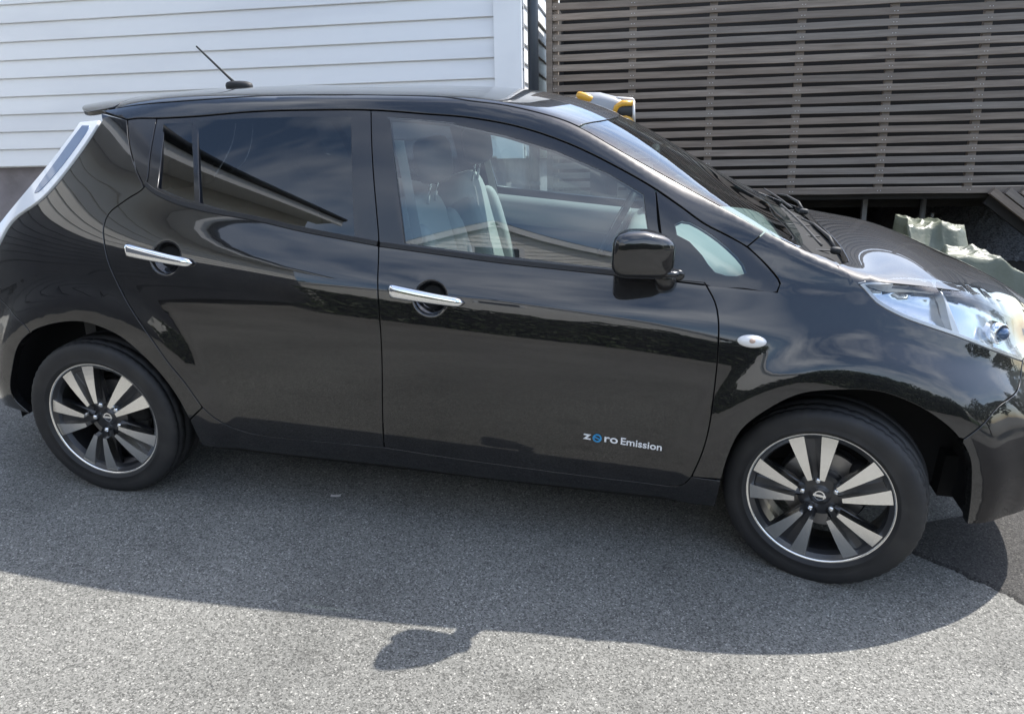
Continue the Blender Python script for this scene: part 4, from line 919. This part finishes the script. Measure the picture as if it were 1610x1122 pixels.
# long side wing further left, running away from the road
wing = empty('cream_wing', 'cream boarded side building with dark eaves mirrored in the rear window', 'house', (-5.2, -5.5, gz(-5.2,-5.5)))
zb = gz(-5.2,-5.5)
obj('wall', *boxm(-4,0,-5.5,4.2,0,5.3-zb), M_cream, wing)
M_lower = mat('dim_lower_boards', (.045,.05,.06), .6, noise=(2, (.03,.034,.042), .4, .7))  # lower boards coloured dark to dim their reflection in the car
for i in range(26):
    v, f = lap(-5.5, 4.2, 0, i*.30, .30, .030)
    if i*.30 < 4.8-zb: obj('siding_board', [(-b, a, c) for a, b, c in v], [q_[::-1] for q_ in f], M_lower if i*.30 < 3.0-zb else M_cream, wing)
V = [(.55,-5.9,5.2-zb),(.55,4.6,5.2-zb),(-2,4.6,6.9-zb),(-2,-5.9,6.9-zb),(-4.6,-5.9,5.2-zb),(-4.6,4.6,5.2-zb)]; V = V+[(a,b,c+.14) for a,b,c in V]
obj('roof', V, [(0,3,2,1),(3,4,5,2),(6,7,8,9),(9,8,11,10),(0,1,7,6),(4,10,11,5),(1,2,8,7),(2,5,11,8),(0,6,9,3),(3,9,10,4)], M_roof, wing)
obj('gutter', *tubem([(.61,-5.9,5.22-zb),(.61,4.6,5.22-zb)], .06, 12), M_pipe, wing, smooth=True)
obj('soffit', *boxm(.03,.55,-5.9,4.6,5.13-zb,5.16-zb), M_wtrim, wing)
obj('fascia', *boxm(.552,.585,-5.9,4.6,4.96-zb,5.18-zb), M_wtrim, wing)
# lawn edge and hedge
M_grass = mat('lawn_green', (.045,.075,.022), .9, noise=(14, (.075,.095,.03), .4, .7), bump=(120, .8, .02))
lw = obj('lawn', *gridm(np.linspace(-30,40,36), np.linspace(-30,-10.2,24), lambda x, y: gz(x, y)+.02), M_grass); tag(lw, None, None, kind='structure')
def leafy(name, label, cx, cy, rx, ry, h, n, trunk, group, seed):
    R = np.random.default_rng(seed); t = empty(name, label, 'tree' if trunk else 'hedge', (cx, cy, gz(cx, cy)), group)
    c = R.normal(size=(n,3)); c /= np.linalg.norm(c,axis=1,keepdims=True); rad = R.uniform(.35,1,n)**.5
    lump = 1+.22*np.sin(c[:,0]*5+seed)+.18*np.sin(c[:,1]*6+2*seed)+.15*np.sin(c[:,2]*7)
    z0 = trunk; p = c*(rad*lump)[:,None]*[rx, ry, (h-z0)/2]+[0,0,z0+(h-z0)/2]
    a = R.normal(size=(n,3)); a /= np.linalg.norm(a,axis=1,keepdims=True); b = np.cross(a, R.normal(size=(n,3))); b /= np.linalg.norm(b,axis=1,keepdims=True); s = R.uniform(.10,.2,n)[:,None]
    V = np.concatenate([p-a*s, p+b*s*.6, p+a*s, p-b*s*.6], 1).reshape(-1,3); F = np.arange(4*n).reshape(-1,4)
    obj('crown', V, F, M_leaf, t)
    if trunk: obj('trunk', *tubem([(0,0,-.2),(.05,0,trunk),(.0,.05,h*.6)], [.2,.15,.06], 10), M_bark, t, smooth=True)
M_leaf = mat('leaf_green', (.045,.075,.022), .6, noise=(3, (.075,.10,.035), .4, .7)); M_bark = mat('bark_brown', (.09,.07,.05), .9)
for i, (x, y, rx, h) in enumerate(((5.2,-14,2.2,4.0),(9.6,-13,2.4,3.8),(14.5,-12,2.6,4.2),(20,-10,2.8,4.4),(-10.5,-19,2.4,6.0),(15.5,-4.5,2.4,4.6),(15.0,.5,2.3,4.2),(16.5,5.5,2.5,4.8))):  # last three are unseen, added to block horizon glow in the bumper
    leafy('garden_tree', ['rounded green tree right of the cream gable house', 'broad green tree, second right of the cream gable house', 'tall green tree, third right of the cream gable house', 'green tree farthest right of the cream gable house', 'green tree left of the cream gable house', 'unseen green tree added off to the right beyond the dark asphalt', 'small unseen green tree added off to the right, middle of three', 'unseen green tree added off to the right nearest the gravel bank'][i], x, y, rx, rx*.9, h, 2600, 1.3, 'trees across the drive', 11+i)
R_ = np.random.default_rng(5); n_ = 9000; hx = R_.uniform(-4.6, 14, n_); hs = R_.uniform(0, 1, n_); front = R_.uniform(0, 1, n_) < .75
hy = -9.6-np.where(front, R_.uniform(0, .12, n_), R_.uniform(0, .9, n_))-.15*np.sin(hx*1.7); top = 1.45+.16*np.sin(hx*2.3)+.10*np.sin(hx*5.1+1)+.07*np.sin(hx*11); g0 = np.array([gz(x, y) for x, y in zip(hx, hy)])
hz = np.where(front, g0+(top-g0)*hs, top-R_.uniform(0, .15, n_)); pc = np.stack([hx, hy, hz], -1)
a = R_.normal(size=(n_,3)); a /= np.linalg.norm(a,axis=1,keepdims=True); b = np.cross(a, R_.normal(size=(n_,3))); b /= np.linalg.norm(b,axis=1,keepdims=True); s2 = R_.uniform(.06,.13,n_)[:,None]
hg = empty('hedge', 'long dark green clipped hedge across the drive', 'hedge', (4.7,-9.6,gz(4.7,-9.6))); hv = np.concatenate([pc-a*s2, pc+b*s2*.6, pc+a*s2, pc-b*s2*.6], 1).reshape(-1,3)-np.array(hg.location)
obj('foliage', hv, np.arange(4*n_).reshape(-1,4), mat('hedge_leaf', (.030,.048,.018), .6, noise=(3, (.05,.07,.026), .4, .7)), hg)
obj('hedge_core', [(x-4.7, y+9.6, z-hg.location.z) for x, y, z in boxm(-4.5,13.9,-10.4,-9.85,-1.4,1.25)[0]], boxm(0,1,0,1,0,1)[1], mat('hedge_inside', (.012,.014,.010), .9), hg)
# screws along the battens of the deck screen
sv = []
for i in range(21):
    for x in (-.085,.579,1.239,1.942,2.644,3.336,4.05):
        for dx in (-.012,.012): sv.append(superm((x+dx, FY-.0235, .948+i*sp_+.026), (.0035,.0015,.0035), 1, 1, 8, 4))
o = putd(obj('screw_heads', *merge(*sv), mat('screw_zinc', (.55,.54,.52), .4, .7), deck)); o['kind'] = 'stuff'
# loose grit on the drive
gv_, gf_ = [], []
for k in range(900):
    x, y = random.uniform(-3,3.2), random.uniform(-2.7,-.75); r = random.choice((.0016,.002,.0025,.003,.0045)); z = gz(x, y)+r*.35; n0 = len(gv_)
    gv_ += [(x+r*random.uniform(.7,1.2)*c, y+r*random.uniform(.7,1.2)*s_2, z+r*random.uniform(.5,.9)*h_) for c, s_2, h_ in ((1,0,0),(0,1,0),(-1,0,0),(0,-1,0),(0,0,1),(0,0,-1))]
    gf_ += [(n0+a_, n0+b_, n0+t_) if t_ == 4 else (n0+b_, n0+a_, n0+t_) for t_ in (4, 5) for a_, b_ in ((0,1),(1,2),(2,3),(3,0))]
gt = obj('grit', gv_, gf_, mat('grit_stone', (.30,.29,.27), .85, noise=(40, (.15,.145,.135), .4, .6))); tag(gt, 'fine loose grit scattered over the asphalt', 'grit', kind='stuff')
for o_ in scene.objects:
    if o_.parent is None and o_.type not in ('CAMERA', 'LIGHT') and 'category' not in o_ and 'kind' not in o_: print('UNTAGGED', o_.name)
